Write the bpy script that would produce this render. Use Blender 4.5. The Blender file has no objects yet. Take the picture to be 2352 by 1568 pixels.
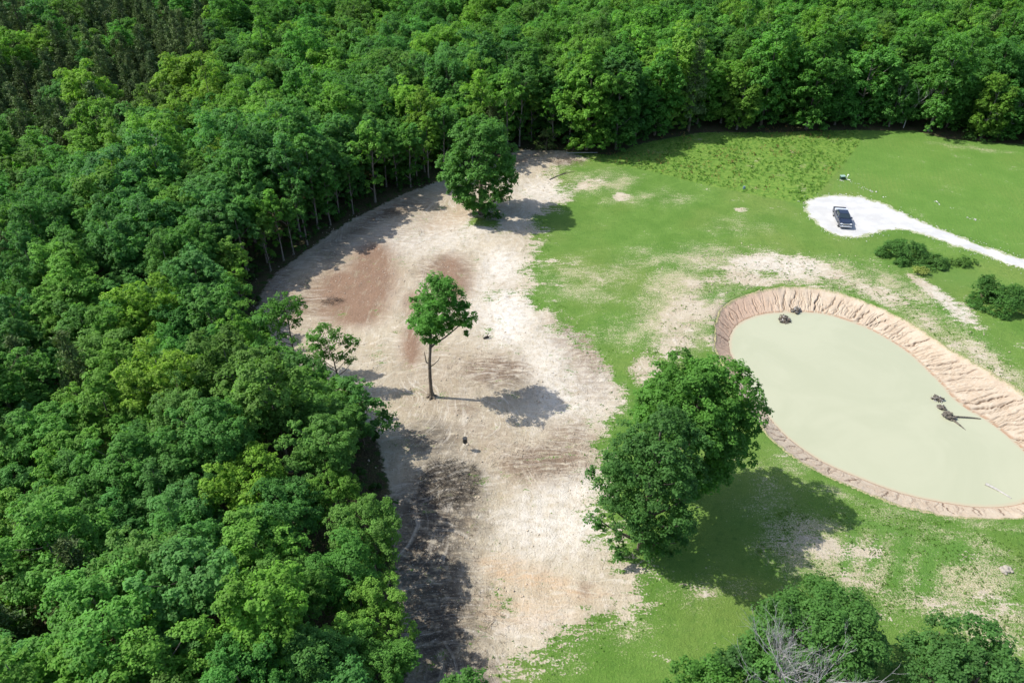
import bpy, bmesh, math, random
import numpy as np
from mathutils import Vector, Matrix, Euler

sc = bpy.context.scene
COL = sc.collection
R = math.radians

# ------------------------------------------------------------------ camera
CAM_H, PITCH, FOC, CU, CV = 56.0, R(36.0), 1680.0, 1176.0, 784.0
cam_d = bpy.data.cameras.new('camera')
cam = bpy.data.objects.new('camera', cam_d)
COL.objects.link(cam)
cam.location = (0, 0, CAM_H)
cam.rotation_euler = (R(90) - PITCH, 0, 0)
cam_d.sensor_width = 36.0
cam_d.lens = 36.0 / (2 * CU / FOC)
cam_d.clip_start = 0.5
cam_d.clip_end = 6000.0
sc.camera = cam

# ------------------------------------------------------------------ sky, sun, exposure
SUN_EL, SUN_AZ = R(51.5), R(173.0)          # azimuth measured from +X towards +Y: where the sun stands
world = bpy.data.worlds.new('World')
sc.world = world
world.use_nodes = True
wn = world.node_tree
wn.nodes.clear()
sky = wn.nodes.new('ShaderNodeTexSky')
sky.sky_type = 'NISHITA'
sky.sun_disc = False
sky.dust_density = 1.6
sky.sun_elevation = SUN_EL
sky.sun_rotation = R(90) - SUN_AZ
bg = wn.nodes.new('ShaderNodeBackground')
bg.inputs['Strength'].default_value = 0.15
wo = wn.nodes.new('ShaderNodeOutputWorld')
wn.links.new(sky.outputs[0], bg.inputs[0])
wn.links.new(bg.outputs[0], wo.inputs[0])

sun_d = bpy.data.lights.new('sun', 'SUN')
sun_d.energy = 4.1
sun_d.angle = R(0.5)
sun_d.color = (1.0, 0.965, 0.895)
sun = bpy.data.objects.new('sun', sun_d)
COL.objects.link(sun)
to_sun = Vector((math.cos(SUN_EL) * math.cos(SUN_AZ), math.cos(SUN_EL) * math.sin(SUN_AZ), math.sin(SUN_EL)))
sun.rotation_euler = to_sun.to_track_quat('Z', 'Y').to_euler()
sun.location = (-60, 20, 90)

vs = sc.view_settings
vs.view_transform = 'Standard'
vs.look = 'None'
vs.exposure = 0.80
vs.gamma = 1.0
vs.use_curve_mapping = False
sc.cycles.max_bounces = 5
sc.cycles.diffuse_bounces = 3
sc.cycles.transmission_bounces = 3

rng = np.random.default_rng(7)

# ------------------------------------------------------------------ helpers: survey of the photograph -> ground
def at(u, v, z=0.0):
    """Where the sight line of photo point (u, v) meets height z."""
    rx, ry = (u - CU) / FOC, -(v - CV) / FOC
    dx = rx
    dy = math.cos(PITCH) + ry * math.sin(PITCH)
    dz = -math.sin(PITCH) + ry * math.cos(PITCH)
    t = (z - CAM_H) / dz
    return dx * t, dy * t

def poly(pts, z=0.0):
    return np.array([at(u, v, z) for u, v in pts])

def pix(x, y, z):
    x, y, z = np.asarray(x, float), np.asarray(y, float), np.asarray(z, float) - CAM_H
    f = y * math.cos(PITCH) - z * math.sin(PITCH)
    up = y * math.sin(PITCH) + z * math.cos(PITCH)
    f = np.maximum(f, 1e-3)
    return CU + FOC * x / f, CV - FOC * up / f

# ------------------------------------------------------------------ helpers: noise
def _h(ix, iy, s):
    with np.errstate(over='ignore'):
        n = (ix.astype(np.int64) * 374761393 + iy.astype(np.int64) * 668265263 + s * 1442695041) & 0xffffffff
        n = ((n ^ (n >> 13)) * 1274126177) & 0xffffffff
        n = (n ^ (n >> 16)) & 0xffffffff
    return n / 4294967295.0

def vnoise(x, y, s=0):
    x, y = np.asarray(x, float), np.asarray(y, float)
    ix, iy = np.floor(x), np.floor(y)
    fx, fy = x - ix, y - iy
    fx, fy = fx * fx * (3 - 2 * fx), fy * fy * (3 - 2 * fy)
    a, b = _h(ix, iy, s), _h(ix + 1, iy, s)
    c, d = _h(ix, iy + 1, s), _h(ix + 1, iy + 1, s)
    return (a * (1 - fx) + b * fx) * (1 - fy) + (c * (1 - fx) + d * fx) * fy

def fbm(x, y, s=0, o=4):
    t, a, n = 0.0, 0.5, 0.0
    for k in range(o):
        t = t + a * vnoise(x, y, s + k * 17)
        n += a
        x, y, a = np.asarray(x) * 2.03 + 11.3, np.asarray(y) * 2.03 - 7.1, a * 0.5
    return t / n

def sstep(a, b, x):
    t = np.clip((x - a) / (b - a), 0, 1)
    return t * t * (3 - 2 * t)

def sdf(px, py, P):
    """signed distance to a closed polygon, negative inside"""
    px, py = np.asarray(px, float).ravel(), np.asarray(py, float).ravel()
    d = np.full(px.shape, 1e18)
    ins = np.zeros(px.shape, bool)
    n = len(P)
    for i in range(n):
        ax, ay = P[i]
        bx, by = P[(i + 1) % n]
        ex, ey = bx - ax, by - ay
        wx, wy = px - ax, py - ay
        t = np.clip((wx * ex + wy * ey) / (ex * ex + ey * ey + 1e-12), 0, 1)
        d = np.minimum(d, (wx - ex * t) ** 2 + (wy - ey * t) ** 2)
        if abs(ey) > 1e-12:
            c = ((ay > py) != (by > py)) & (px < (bx - ax) * (py - ay) / ey + ax)
            ins ^= c
    d = np.sqrt(d)
    return np.where(ins, -d, d)

def smooth_closed(P, n, sigma=0.0):
    """resample a closed polygon to n points by arc length through a Catmull-Rom curve"""
    P = np.asarray(P)
    m = len(P)
    out = []
    for i in range(m):
        p0, p1, p2, p3 = P[i - 1], P[i], P[(i + 1) % m], P[(i + 2) % m]
        for t in np.linspace(0, 1, 24, endpoint=False):
            out.append(0.5 * ((2 * p1) + (-p0 + p2) * t + (2 * p0 - 5 * p1 + 4 * p2 - p3) * t * t + (-p0 + 3 * p1 - 3 * p2 + p3) * t ** 3))
    Q = np.array(out)
    seg = np.linalg.norm(np.roll(Q, -1, 0) - Q, axis=1)
    s = np.concatenate([[0], np.cumsum(seg)])
    Qc = np.vstack([Q, Q[:1]])
    u = np.linspace(0, s[-1], n, endpoint=False)
    return np.stack([np.interp(u, s, Qc[:, 0]), np.interp(u, s, Qc[:, 1])], 1), s[-1]

# ------------------------------------------------------------------ helpers: materials
def new_mat(name):
    m = bpy.data.materials.new(name)
    m.use_nodes = True
    nt = m.node_tree
    nt.nodes.clear()
    out = nt.nodes.new('ShaderNodeOutputMaterial')
    return m, nt, out

class G:
    """small wrapper for building node graphs"""
    def __init__(self, nt):
        self.nt = nt
    def n(self, typ, ins=None, **props):
        nd = self.nt.nodes.new(typ)
        for k, v in props.items():
            setattr(nd, k, v)
        for k, v in (ins or {}).items():
            self.put(nd.inputs[k], v)
        return nd
    def put(self, sock, v):
        if hasattr(v, 'is_output') or isinstance(v, bpy.types.NodeSocket):
            self.nt.links.new(v, sock)
        else:
            if isinstance(v, tuple) and len(v) == 3 and sock.type == 'RGBA':
                v = v + (1.0,)
            sock.default_value = v
    def math(self, op, a, b=0.0, c=None, clamp=False):
        nd = self.nt.nodes.new('ShaderNodeMath')
        nd.operation = op
        nd.use_clamp = clamp
        self.put(nd.inputs[0], a)
        self.put(nd.inputs[1], b)
        if c is not None:
            self.put(nd.inputs[2], c)
        return nd.outputs[0]
    def mix(self, f, a, b, mode='MIX'):
        nd = self.nt.nodes.new('ShaderNodeMix')
        nd.data_type = 'RGBA'
        nd.blend_type = mode
        self.put(nd.inputs[0], f)
        self.put(nd.inputs[6], a)
        self.put(nd.inputs[7], b)
        return nd.outputs[2]
    def ss(self, x, lo, hi):
        nd = self.nt.nodes.new('ShaderNodeMapRange')
        nd.interpolation_type = 'SMOOTHSTEP'
        self.put(nd.inputs[0], x)
        nd.inputs[1].default_value = lo
        nd.inputs[2].default_value = hi
        return nd.outputs[0]
    def noise(self, vec, scale, detail=4.0, rough=0.55, dist=0.0):
        nd = self.n('ShaderNodeTexNoise', {'Scale': scale, 'Detail': detail, 'Roughness': rough, 'Distortion': dist, 'Vector': vec})
        return nd.outputs[0]
    def mapping(self, vec, scale=(1, 1, 1), rot=(0, 0, 0), loc=(0, 0, 0)):
        nd = self.n('ShaderNodeMapping', {'Vector': vec})
        nd.inputs['Scale'].default_value = scale
        nd.inputs['Rotation'].default_value = rot
        nd.inputs['Location'].default_value = loc
        return nd.outputs[0]

def simple_mat(name, col, rough=0.6, metal=0.0, var=0.0, scale=4.0, bump=0.0, spec=0.5, coat=0.0):
    m, nt, out = new_mat(name)
    g = G(nt)
    b = g.n('ShaderNodeBsdfPrincipled', {'Roughness': rough, 'Metallic': metal, 'Base Color': col, 'Specular IOR Level': spec, 'Coat Weight': coat})
    if var or bump:
        tc = g.n('ShaderNodeTexCoord').outputs['Object']
        nz = g.noise(tc, scale, 5.0, 0.6)
        if var:
            dark = tuple(c * (1 - var) for c in col)
            lite = tuple(min(1, c * (1 + var)) for c in col)
            g.put(b.inputs['Base Color'], g.mix(g.ss(nz, 0.3, 0.7), dark, lite))
        if bump:
            bp = g.n('ShaderNodeBump', {'Strength': 1.0, 'Distance': bump, 'Height': nz})
            g.put(b.inputs['Normal'], bp.outputs[0])
    nt.links.new(b.outputs[0], out.inputs[0])
    return m

def foliage_mat(name, trans=0.48):
    m, nt, out = new_mat(name)
    g = G(nt)
    tint = g.n('ShaderNodeAttribute', attribute_type='INSTANCER', attribute_name='tint').outputs['Color']
    var = g.n('ShaderNodeAttribute', attribute_type='GEOMETRY', attribute_name='leaf_var').outputs['Fac']
    k = g.math('MULTIPLY_ADD', var, 0.75, 0.62)
    kk = g.n('ShaderNodeCombineXYZ', {0: k, 1: k, 2: k}).outputs[0]
    col = g.mix(1.0, tint, kk, 'MULTIPLY')
    b = g.n('ShaderNodeBsdfPrincipled', {'Base Color': col, 'Roughness': 0.6, 'Specular IOR Level': 0.16})
    tcol = g.mix(1.0, col, (1.22, 1.42, 0.5), 'MULTIPLY')
    t = g.n('ShaderNodeBsdfTranslucent', {'Color': tcol})
    mx = g.n('ShaderNodeMixShader', {0: trans, 1: b.outputs[0], 2: t.outputs[0]})
    nt.links.new(mx.outputs[0], out.inputs[0])
    return m

M_LEAF = foliage_mat('leaf_green')
M_NEEDLE = foliage_mat('needle_green', 0.12)
M_BARK = simple_mat('bark', (0.13, 0.105, 0.08), 0.9, var=0.4, scale=3.0, bump=0.03, spec=0.2)
M_BARK_PALE = simple_mat('bark_pale', (0.155, 0.14, 0.118), 0.9, var=0.35, scale=3.0, bump=0.03, spec=0.2)
M_DEAD = simple_mat('dead_wood', (0.36, 0.345, 0.33), 0.85, var=0.3, scale=4.0, spec=0.2)
M_CHAR = simple_mat('charred_wood', (0.035, 0.03, 0.026), 0.9, var=0.4, scale=6.0, spec=0.2)
M_SNAG = simple_mat('wet_wood', (0.09, 0.078, 0.062), 0.8, var=0.6, scale=5.0, bump=0.03, spec=0.3)
M_PALELOG = simple_mat('bleached_wood', (0.33, 0.315, 0.29), 0.8, var=0.25, scale=5.0, spec=0.2)
M_BRUSH = simple_mat('brush_twigs', (0.15, 0.115, 0.085), 0.95, var=0.4, scale=5.0, spec=0.1)
M_ROCK = simple_mat('limestone', (0.29, 0.262, 0.215), 0.9, var=0.2, scale=5.0, bump=0.04, spec=0.2)
M_CLOD = simple_mat('soil_clod', (0.40, 0.33, 0.255), 0.95, var=0.25, scale=1.5, spec=0.15)
M_PEBBLE = simple_mat('white_pebble', (0.42, 0.41, 0.385), 0.9, var=0.2, scale=3.0, spec=0.2)

# ------------------------------------------------------------------ helpers: objects
def tag(o, label=None, cat=None, group=None, kind=None):
    if label: o['label'] = label
    if cat: o['category'] = cat
    if group: o['group'] = group
    if kind: o['kind'] = kind
    return o

def link(name, me, parent=None, loc=None, mat=None):
    o = bpy.data.objects.new(name, me)
    COL.objects.link(o)
    if parent is not None: o.parent = parent
    if loc is not None: o.location = loc
    if mat is not None and me is not None and len(me.materials) == 0: me.materials.append(mat)
    return o

def empty(name, loc, rz=0.0):
    o = bpy.data.objects.new(name, None)
    o.empty_display_size = 0.5
    COL.objects.link(o)
    o.location = loc
    o.rotation_euler = (0, 0, rz)
    return o

def mesh_np(name, verts, faces, mat=None, smooth=False, attrs=None):
    """faces: (n, k) int array"""
    verts = np.asarray(verts, np.float32)
    faces = np.asarray(faces, np.int32)
    me = bpy.data.meshes.new(name)
    n, k = faces.shape
    me.vertices.add(len(verts))
    me.vertices.foreach_set('co', verts.ravel())
    me.loops.add(n * k)
    me.loops.foreach_set('vertex_index', faces.ravel())
    me.polygons.add(n)
    me.polygons.foreach_set('loop_start', np.arange(0, n * k, k, dtype=np.int32))
    try:
        me.polygons.foreach_set('loop_total', np.full(n, k, np.int32))
    except Exception:
        pass
    if smooth:
        me.polygons.foreach_set('use_smooth', np.ones(n, bool))
    me.update(calc_edges=True)
    for nm, arr in (attrs or {}).items():
        arr = np.asarray(arr, np.float32)
        if arr.ndim == 1:
            a = me.attributes.new(nm, 'FLOAT', 'POINT')
            a.data.foreach_set('value', arr)
        else:
            a = me.attributes.new(nm, 'FLOAT_COLOR', 'POINT')
            a.data.foreach_set('color', arr.ravel())
    if mat: me.materials.append(mat)
    return me

class Tubes:
    """collects tapered tubes along poly-lines into one mesh"""
    def __init__(self):
        self.v, self.f, self.n = [], [], 0
    def add(self, pts, rad, sides=6):
        pts = np.asarray(pts, float)
        m = len(pts)
        rad = np.broadcast_to(np.asarray(rad, float), (m,))
        tan = np.gradient(pts, axis=0)
        tan /= np.linalg.norm(tan, axis=1)[:, None] + 1e-9
        ref = np.array([0.0, 0, 1]) if abs(tan[0][2]) < 0.8 else np.array([1.0, 0, 0])
        a = np.cross(tan, ref)
        a /= np.linalg.norm(a, axis=1)[:, None] + 1e-9
        b = np.cross(tan, a)
        th = np.linspace(0, 2 * math.pi, sides, endpoint=False)
        ring = pts[:, None, :] + rad[:, None, None] * (np.cos(th)[None, :, None] * a[:, None, :] + np.sin(th)[None, :, None] * b[:, None, :])
        self.v.append(ring.reshape(-1, 3))
        i = np.arange(m - 1)[:, None] * sides
        j = np.arange(sides)[None, :]
        q = np.stack([i + j, i + (j + 1) % sides, i + sides + (j + 1) % sides, i + sides + j], -1).reshape(-1, 4) + self.n
        self.f.append(q)
        self.n += m * sides
    def mesh(self, name, mat):
        return mesh_np(name, np.vstack(self.v), np.vstack(self.f), mat, smooth=True)

def curve3(p0, p1, bend, n=5, r=None):
    t = np.linspace(0, 1, n)[:, None]
    p0, p1, bend = np.asarray(p0, float), np.asarray(p1, float), np.asarray(bend, float)
    return p0 * (1 - t) + p1 * t + bend * (4 * t * (1 - t))

# ------------------------------------------------------------------ survey: outlines of the place
OPEN = poly([(1080, 1750), (930, 1750), (912, 1568), (896, 1400), (886, 1250), (884, 1150), (856, 1030), (780, 915),
             (690, 865), (590, 830), (560, 745), (598, 640), (690, 575), (800, 500), (930, 440), (1010, 412),
             (1100, 380), (1190, 342), (1330, 345), (1400, 352), (1460, 328), (1600, 304), (1800, 300), (1960, 297), (2100, 297),
             (2180, 318), (2352, 330), (2700, 340), (4200, 560), (4200, 2300), (1700, 2300)])
DIRT = poly([(440, 790), (480, 690), (560, 625), (660, 555), (780, 475), (910, 412), (1000, 385), (1090, 360), (1190, 330), (1290, 336), (1345, 368),
             (1290, 385), (1265, 405), (1300, 440), (1290, 470), (1235, 500), (1238, 560), (1215, 610), (1225, 680), (1275, 715), (1300, 745),
             (1370, 800), (1425, 875), (1440, 925), (1400, 960), (1380, 1060), (1390, 1180), (1430, 1270), (1480, 1330), (1470, 1390), (1420, 1430),
             (1330, 1475), (1200, 1520), (1120, 1600), (1000, 1700), (800, 1700), (790, 1250), (780, 1060), (690, 930), (520, 860)])
RIM_PX = [(1645, 800), (1643, 760), (1648, 725), (1665, 700), (1700, 682), (1750, 667), (1800, 660), (1860, 661), (1920, 671), (1975, 688), (2030, 712),
          (2090, 740), (2140, 775), (2200, 812), (2260, 845), (2310, 875), (2352, 903), (2420, 962), (2455, 1040), (2440, 1130), (2400, 1172), (2352, 1187),
          (2290, 1189), (2200, 1185), (2130, 1175), (2060, 1158), (1990, 1130), (1920, 1100), (1870, 1075), (1820, 1045), (1775, 1008), (1735, 960), (1700, 905), (1668, 850)]
WATER_PX = [(1676, 800), (1679, 768), (1695, 745), (1722, 730), (1760, 720), (1810, 717), (1860, 717), (1900, 722), (1950, 737), (2000, 757), (2050, 785), (2090, 812),
            (2130, 850), (2165, 885), (2190, 915), (2230, 945), (2262, 962), (2300, 990), (2330, 1015), (2360, 1045), (2385, 1085), (2380, 1125), (2350, 1153),
            (2300, 1163), (2240, 1163), (2180, 1155), (2110, 1142), (2040, 1122), (1970, 1095), (1900, 1065), (1850, 1035), (1805, 1000), (1765, 955), (1735, 910), (1710, 872), (1690, 835)]
WZ = -1.25
RIM, RIM_LEN = smooth_closed(poly(RIM_PX), 3000)
RIM_LO, _ = smooth_closed(poly(RIM_PX), 200)
WAT, WAT_LEN = smooth_closed(poly(WATER_PX, WZ), 2400)
GRAVEL = poly([(1847, 478), (1852, 464), (1885, 450), (1930, 447), (1975, 452), (2020, 465), (2060, 482), (2100, 504), (2150, 522), (2200, 543), (2260, 566), (2352, 596), (2700, 712),
               (2700, 752), (2352, 619), (2270, 590), (2190, 562), (2130, 540), (2080, 527), (2040, 528), (1995, 540), (1965, 547), (1930, 543), (1900, 530), (1868, 508)])
MEADOW = poly([(1340, 368), (1400, 345), (1600, 296), (1800, 292), (1980, 292), (1975, 330), (1930, 385), (1895, 428), (1870, 458), (1838, 468), (1760, 455), (1700, 440),
               (1600, 420), (1480, 388)])
FIELD = poly([(1984, 296), (2100, 296), (2352, 330), (2800, 400), (2800, 760), (2352, 590), (2200, 535), (2060, 475), (1960, 440), (1905, 440), (1935, 392)])

# ------------------------------------------------------------------ terrain height
_A, _B = np.array([-64.0, 95.0]), np.array([8.0, 180.0])
_D = (_B - _A) / np.linalg.norm(_B - _A)
_N = np.array([-_D[1], _D[0]])                     # points up-left, into the ravine

def base_z(x, y):
    x, y = np.asarray(x, float), np.asarray(y, float)
    s = (x - _A[0]) * _N[0] + (y - _A[1]) * _N[1]
    z = -9.0 * sstep(0, 26, s) + 7.0 * sstep(40, 130, s)
    z = z + 8.0 * sstep(165, 300, y) * sstep(10, 80, x)
    z = z - 3.0 * sstep(20, 60, -x) * sstep(110, 60, y)
    far = np.hypot(x, y)
    return z + 22 * sstep(420, 1500, far) * (0.4 + fbm(x / 300, y / 300, 5))

def ground_z(x, y, fine=True):
    shp = np.shape(x)
    x, y = np.ravel(x).astype(float), np.ravel(y).astype(float)
    z = base_z(x, y)
    dg = sdf(x, y, GRAVEL)
    keep = sstep(0.0, 5.0, dg)
    dr = sdf(x, y, RIM_LO)
    keepr = sstep(1.0, 7.0, dr)
    und = (fbm(x / 14, y / 14, 3, 3) - 0.5) * 0.7
    z = z + und * keep * keepr
    if fine:
        dd = sdf(x, y, DIRT)
        rough = sstep(1.0, -2.0, dd)
        bump = (fbm(x / 1.6, y / 1.1, 21, 3) - 0.5) * 0.26 + (fbm(x / 0.75, y / 0.75, 23, 2) - 0.5) * 0.15
        track = (vnoise(x * 0.25 + 3, y * 1.5 + 0.5 * x, 44) - 0.5) * 0.10
        z = z + rough * keep * (bump + track)
        z = z + (1 - rough) * keep * keepr * (fbm(x / 0.9, y / 0.9, 77, 2) - 0.5) * 0.06
    z = z - 0.05 * sstep(-0.2, -0.8, dg)
    ins = sstep(0.12, -0.55, dr)
    z = z * (1 - ins) + ins * (-1.2)
    z = z - 3.2 * sstep(-0.6, -4.0, dr)
    return z.reshape(shp)

def gz(x, y):
    return float(ground_z(np.array([x]), np.array([y]))[0])

# ------------------------------------------------------------------ ground sheet
def axis(lo, hi, step, far):
    core = np.arange(lo, hi + 1e-6, step)
    out_hi, s, p = [], step, hi
    while p < far:
        s *= 1.13
        p += s
        out_hi.append(p)
    out_lo, s, p = [], step, lo
    while p > -far:
        s *= 1.13
        p -= s
        out_lo.append(p)
    return np.array(out_lo[::-1] + list(core) + out_hi)

gx = axis(-42, 78, 0.36, 2600)
gy = axis(26, 160, 0.36, 2600)
XX, YY = np.meshgrid(gx, gy)
X, Y = XX.ravel(), YY.ravel()
ZZ = ground_z(X, Y)

def cover(P, w=1.5, off=0.0):
    return sstep(w, -w, sdf(X, Y, P) + off)

def blob(u, v, ru, rv, rot=0.0, soft=0.45, z=0.0):
    th = np.linspace(0, 2 * math.pi, 22, endpoint=False)
    pts = []
    for t in th:
        a, b = ru * math.cos(t), rv * math.sin(t)
        c, s = math.cos(R(rot)), math.sin(R(rot))
        pts.append((u + a * c - b * s, v + a * s + b * c))
    P = poly(pts)
    near = math.sqrt(abs(np.dot(P[:, 0], np.roll(P[:, 1], -1)) - np.dot(P[:, 1], np.roll(P[:, 0], -1))) / 2 / math.pi)
    w = max(0.5, 1.5 * soft * near)
    return sstep(w, -w, sdf(X, Y, P))

def total(*terms):
    t = np.zeros(len(X))
    for wgt, b in terms:
        t = np.maximum(t, wgt * b)
    return t

m_dirt = cover(DIRT, 4.5)
m_dirt = np.maximum(m_dirt, total(
    (1.0, blob(1790, 608, 115, 26, 4)), (0.95, blob(1720, 640, 60, 16, 10)), (0.85, blob(1900, 628, 60, 16, 12)), (0.8, blob(1560, 770, 62, 45, -50)),
    (0.9, blob(1480, 855, 38, 42)), (0.85, blob(2130, 660, 62, 14, 28)), (0.95, blob(2190, 705, 70, 20, 35)), (0.65, blob(2240, 745, 40, 16, 40)), (0.62, blob(1800, 635, 200, 26, 6)), (0.66, blob(2010, 668, 130, 24, 22)), (0.64, blob(2200, 790, 170, 22, 36)), (0.7, blob(1570, 720, 60, 80, 25)), (0.62, blob(1640, 780, 24, 60)), (0.6, blob(1900, 1255, 130, 24, 10)), (0.6, blob(2080, 1360, 170, 24, 14)), (0.55, blob(2260, 1400, 90, 40)),
    (0.7, blob(1620, 650, 70, 14, -25)), (0.62, blob(1640, 700, 30, 60, 20)), (0.75, blob(1600, 1355, 60, 10, 20)), (0.6, blob(2000, 1400, 60, 14, 25)),
    (0.75, blob(1700, 482, 18, 5)), (0.75, blob(1425, 452, 18, 10)), (0.72, blob(1340, 420, 60, 14, -8)), (0.7, blob(1270, 655, 30, 8, 8)), (0.62, blob(1290, 605, 36, 8, 8)),
    (0.55, blob(1480, 1400, 50, 30)), (0.6, blob(1270, 1530, 60, 12, -20)), (0.6, blob(2230, 1280, 30, 12)), (0.7, blob(1420, 1320, 30, 60))))
m_dirt = m_dirt * (1 - 0.95 * total((1, blob(1255, 680, 26, 24)), (0.9, blob(1405, 812, 26, 24)), (0.95, blob(1425, 850, 12, 30, 10)), (0.85, blob(1110, 512, 40, 12)), (0.6, blob(1310, 405, 22, 8))))
m_pale = total((1.0, blob(1165, 728, 58, 66)), (0.8, blob(1150, 612, 46, 40)), (0.7, blob(1000, 540, 150, 40, -10)), (0.75, blob(1280, 1210, 130, 70)),
               (0.6, blob(1310, 900, 90, 70)), (0.6, blob(1260, 820, 70, 80)), (0.65, blob(1240, 440, 60, 26)), (0.7, blob(1290, 1130, 110, 40, -15)), (0.6, blob(1120, 690, 36, 90)),
               (0.5, blob(1230, 1430, 90, 26, -10)), (0.6, blob(1790, 608, 100, 22, 4)), (0.6, blob(2190, 705, 70, 20, 35)))
m_red = 1.6 * total((1.0, blob(852, 640, 46, 78, 8)), (0.9, blob(815, 700, 70, 46)), (0.8, blob(790, 660, 60, 40)), (0.75, blob(1040, 640, 32, 50, -12)), (0.8, blob(945, 795, 20, 44)), (0.6, blob(950, 700, 24, 30)), (0.35, blob(1660, 745, 22, 50)))
m_brown = 1.5 * total((0.42, blob(720, 675, 190, 70, -20)), (0.34, blob(860, 560, 230, 50, -25)), (0.38, blob(1370, 850, 60, 70)), (0.3, blob(1010, 880, 120, 90)), (0.34, blob(1100, 1000, 90, 50)),(0.75, blob(740, 690, 70, 40)), (0.75, blob(1020, 632, 60, 46)), (0.8, blob(1135, 852, 76, 36)), (0.75, blob(1250, 1058, 110, 44, -4)), (0.6, blob(1310, 1005, 60, 40)), (0.65, blob(620, 640, 60, 26, -30)),
                (0.55, blob(1200, 365, 60, 16)), (0.6, blob(1350, 812, 40, 70, -30)), (0.5, blob(960, 470, 40, 20)), (0.45, blob(1345, 1355, 18, 18)), (0.7, blob(880, 490, 90, 16, -28)), (0.5, blob(1060, 935, 50, 24)), (0.5, blob(1310, 370, 50, 10)), (0.5, blob(1300, 760, 40, 40)))
m_ash_shadow = total((1.0, blob(1035, 1105, 84, 58, 20)), (0.85, blob(985, 1010, 60, 44)), (1.1, blob(1000, 1180, 100, 80)), (1.1, blob(985, 1290, 96, 100)), (1.1, blob(1010, 1430, 92, 120)), (1.1, blob(1050, 1560, 90, 70)), (0.55, blob(780, 550, 60, 14, -30)), (0.5, blob(760, 585, 26, 12, -20)), (0.6, blob(900, 485, 60, 8, -25)), (0.4, blob(1190, 895, 50, 30)))  # burnt soil and litter; last blob paints the lone tree's crown shadow
m_orange = total((0.9, blob(1210, 1325, 100, 22, 12)), (0.7, blob(1330, 1362, 70, 16, 6)), (0.6, blob(1150, 1290, 60, 16)), (0.5, blob(1040, 500, 70, 20, -20)), (0.45, blob(640, 700, 60, 30, -20)), (0.5, blob(1200, 1400, 120, 40)))
m_sparse = total((0.55, blob(2050, 1290, 330, 130, 8, 0.3)), (0.66, blob(1900, 1260, 170, 60, 10)), (0.68, blob(2100, 1360, 220, 60, 14)), (0.8, blob(1560, 720, 110, 110, 25)), (0.62, blob(1900, 1290, 150, 40, 14)), (0.62, blob(2120, 1370, 170, 50, 14)), (0.7, blob(1850, 1210, 110, 34)), (0.68, blob(2060, 1330, 260, 90, 10)), (0.66, blob(2240, 1330, 120, 90)), (0.62, blob(2290, 1440, 110, 70)),
                 (0.55, blob(2200, 1195, 260, 22, 8)), (0.55, blob(1990, 1160, 140, 14, 24)), (0.62, blob(1600, 690, 150, 70, -35)), (0.6, blob(1700, 610, 230, 50, 4)), (0.66, blob(1950, 640, 230, 44, 12)), (0.66, blob(2170, 770, 190, 44, 34)), (0.7, blob(2260, 820, 170, 30, 35)),
                 (0.55, blob(1560, 590, 130, 30, -10)), (0.4, blob(1700, 520, 110, 30)), (0.55, blob(1370, 420, 110, 36)), (0.45, blob(1430, 640, 130, 60, -30)), (0.5, blob(1320, 640, 110, 60)), (0.45, blob(1420, 770, 90, 50)), (0.45, blob(1480, 455, 130, 24)), (0.5, blob(1620, 1360, 130, 44)), (0.45, blob(1420, 1460, 120, 60, -20)), (0.4, blob(1270, 1540, 110, 30, -15)),
                 (0.38, blob(1780, 1120, 130, 90)), (0.5, blob(2230, 340, 110, 8, 8)))
m_weed = cover(MEADOW, 0.35)
m_field = cover(FIELD, 0.35)
m_forest = sstep(-2.5, 1.0, sdf(X, Y, OPEN))
far_out = (Y < 5) | (np.abs(X) > 400)
m_forest = np.where(sdf(X, Y, OPEN) > 0, m_forest, m_forest)
stripes = np.zeros(len(X))
for (u, v, ru, rv) in ((1952, 1262, 13, 62), (2010, 1262, 12, 56), (2068, 1285, 16, 66), (2130, 1300, 22, 70), (2165, 1270, 60, 16), (1880, 1340, 40, 14), (2200, 1260, 30, 20), (2020, 1210, 90, 10)):
    stripes = np.maximum(stripes, blob(u, v, ru, rv, 14 if ru < 30 else 12, 0.5))
m_sparse = m_sparse * (1 - 0.8 * stripes)
m_rim = sstep(3.0, 0.5, sdf(X, Y, RIM_LO))
m_lush = total((1, blob(1690, 668, 90, 10, -14)), (0.8, blob(2220, 760, 90, 16, 36)), (0.8, blob(2150, 620, 200, 20, 16)), (1.0, stripes), (0.7, blob(1850, 1340, 130, 20, 20)))

ny, nx = XX.shape
ii = np.arange(ny * nx).reshape(ny, nx)
F = np.stack([ii[:-1, :-1].ravel(), ii[:-1, 1:].ravel(), ii[1:, 1:].ravel(), ii[1:, :-1].ravel()], 1)
one = np.ones(len(X))

m_ground, nt, out = new_mat('ground_cover')
g = G(nt)
P3 = g.n('ShaderNodeTexCoord').outputs['Object']
def att(nm):
    return g.n('ShaderNodeAttribute', attribute_type='GEOMETRY', attribute_name=nm)
aa, ab, ac = att('soil_mask'), att('cover_mask'), att('land_mask')
sa = g.n('ShaderNodeSeparateColor', {0: aa.outputs['Color']})
sb = g.n('ShaderNodeSeparateColor', {0: ab.outputs['Color']})
scx = g.n('ShaderNodeSeparateColor', {0: ac.outputs['Color']})
dirt, pale, red, brown = sa.outputs[0], sa.outputs[1], sa.outputs[2], aa.outputs['Alpha']
ash_shadow, sparse, weed, forest = sb.outputs[0], sb.outputs[1], sb.outputs[2], ab.outputs['Alpha']
field, orange, lush, rim = scx.outputs[0], scx.outputs[1], scx.outputs[2], ac.outputs['Alpha']
nA = g.noise(P3, 0.22, 7, 0.62)
nB = g.noise(P3, 1.3, 6, 0.62)
nC = g.noise(P3, 5.5, 5, 0.65)
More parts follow.
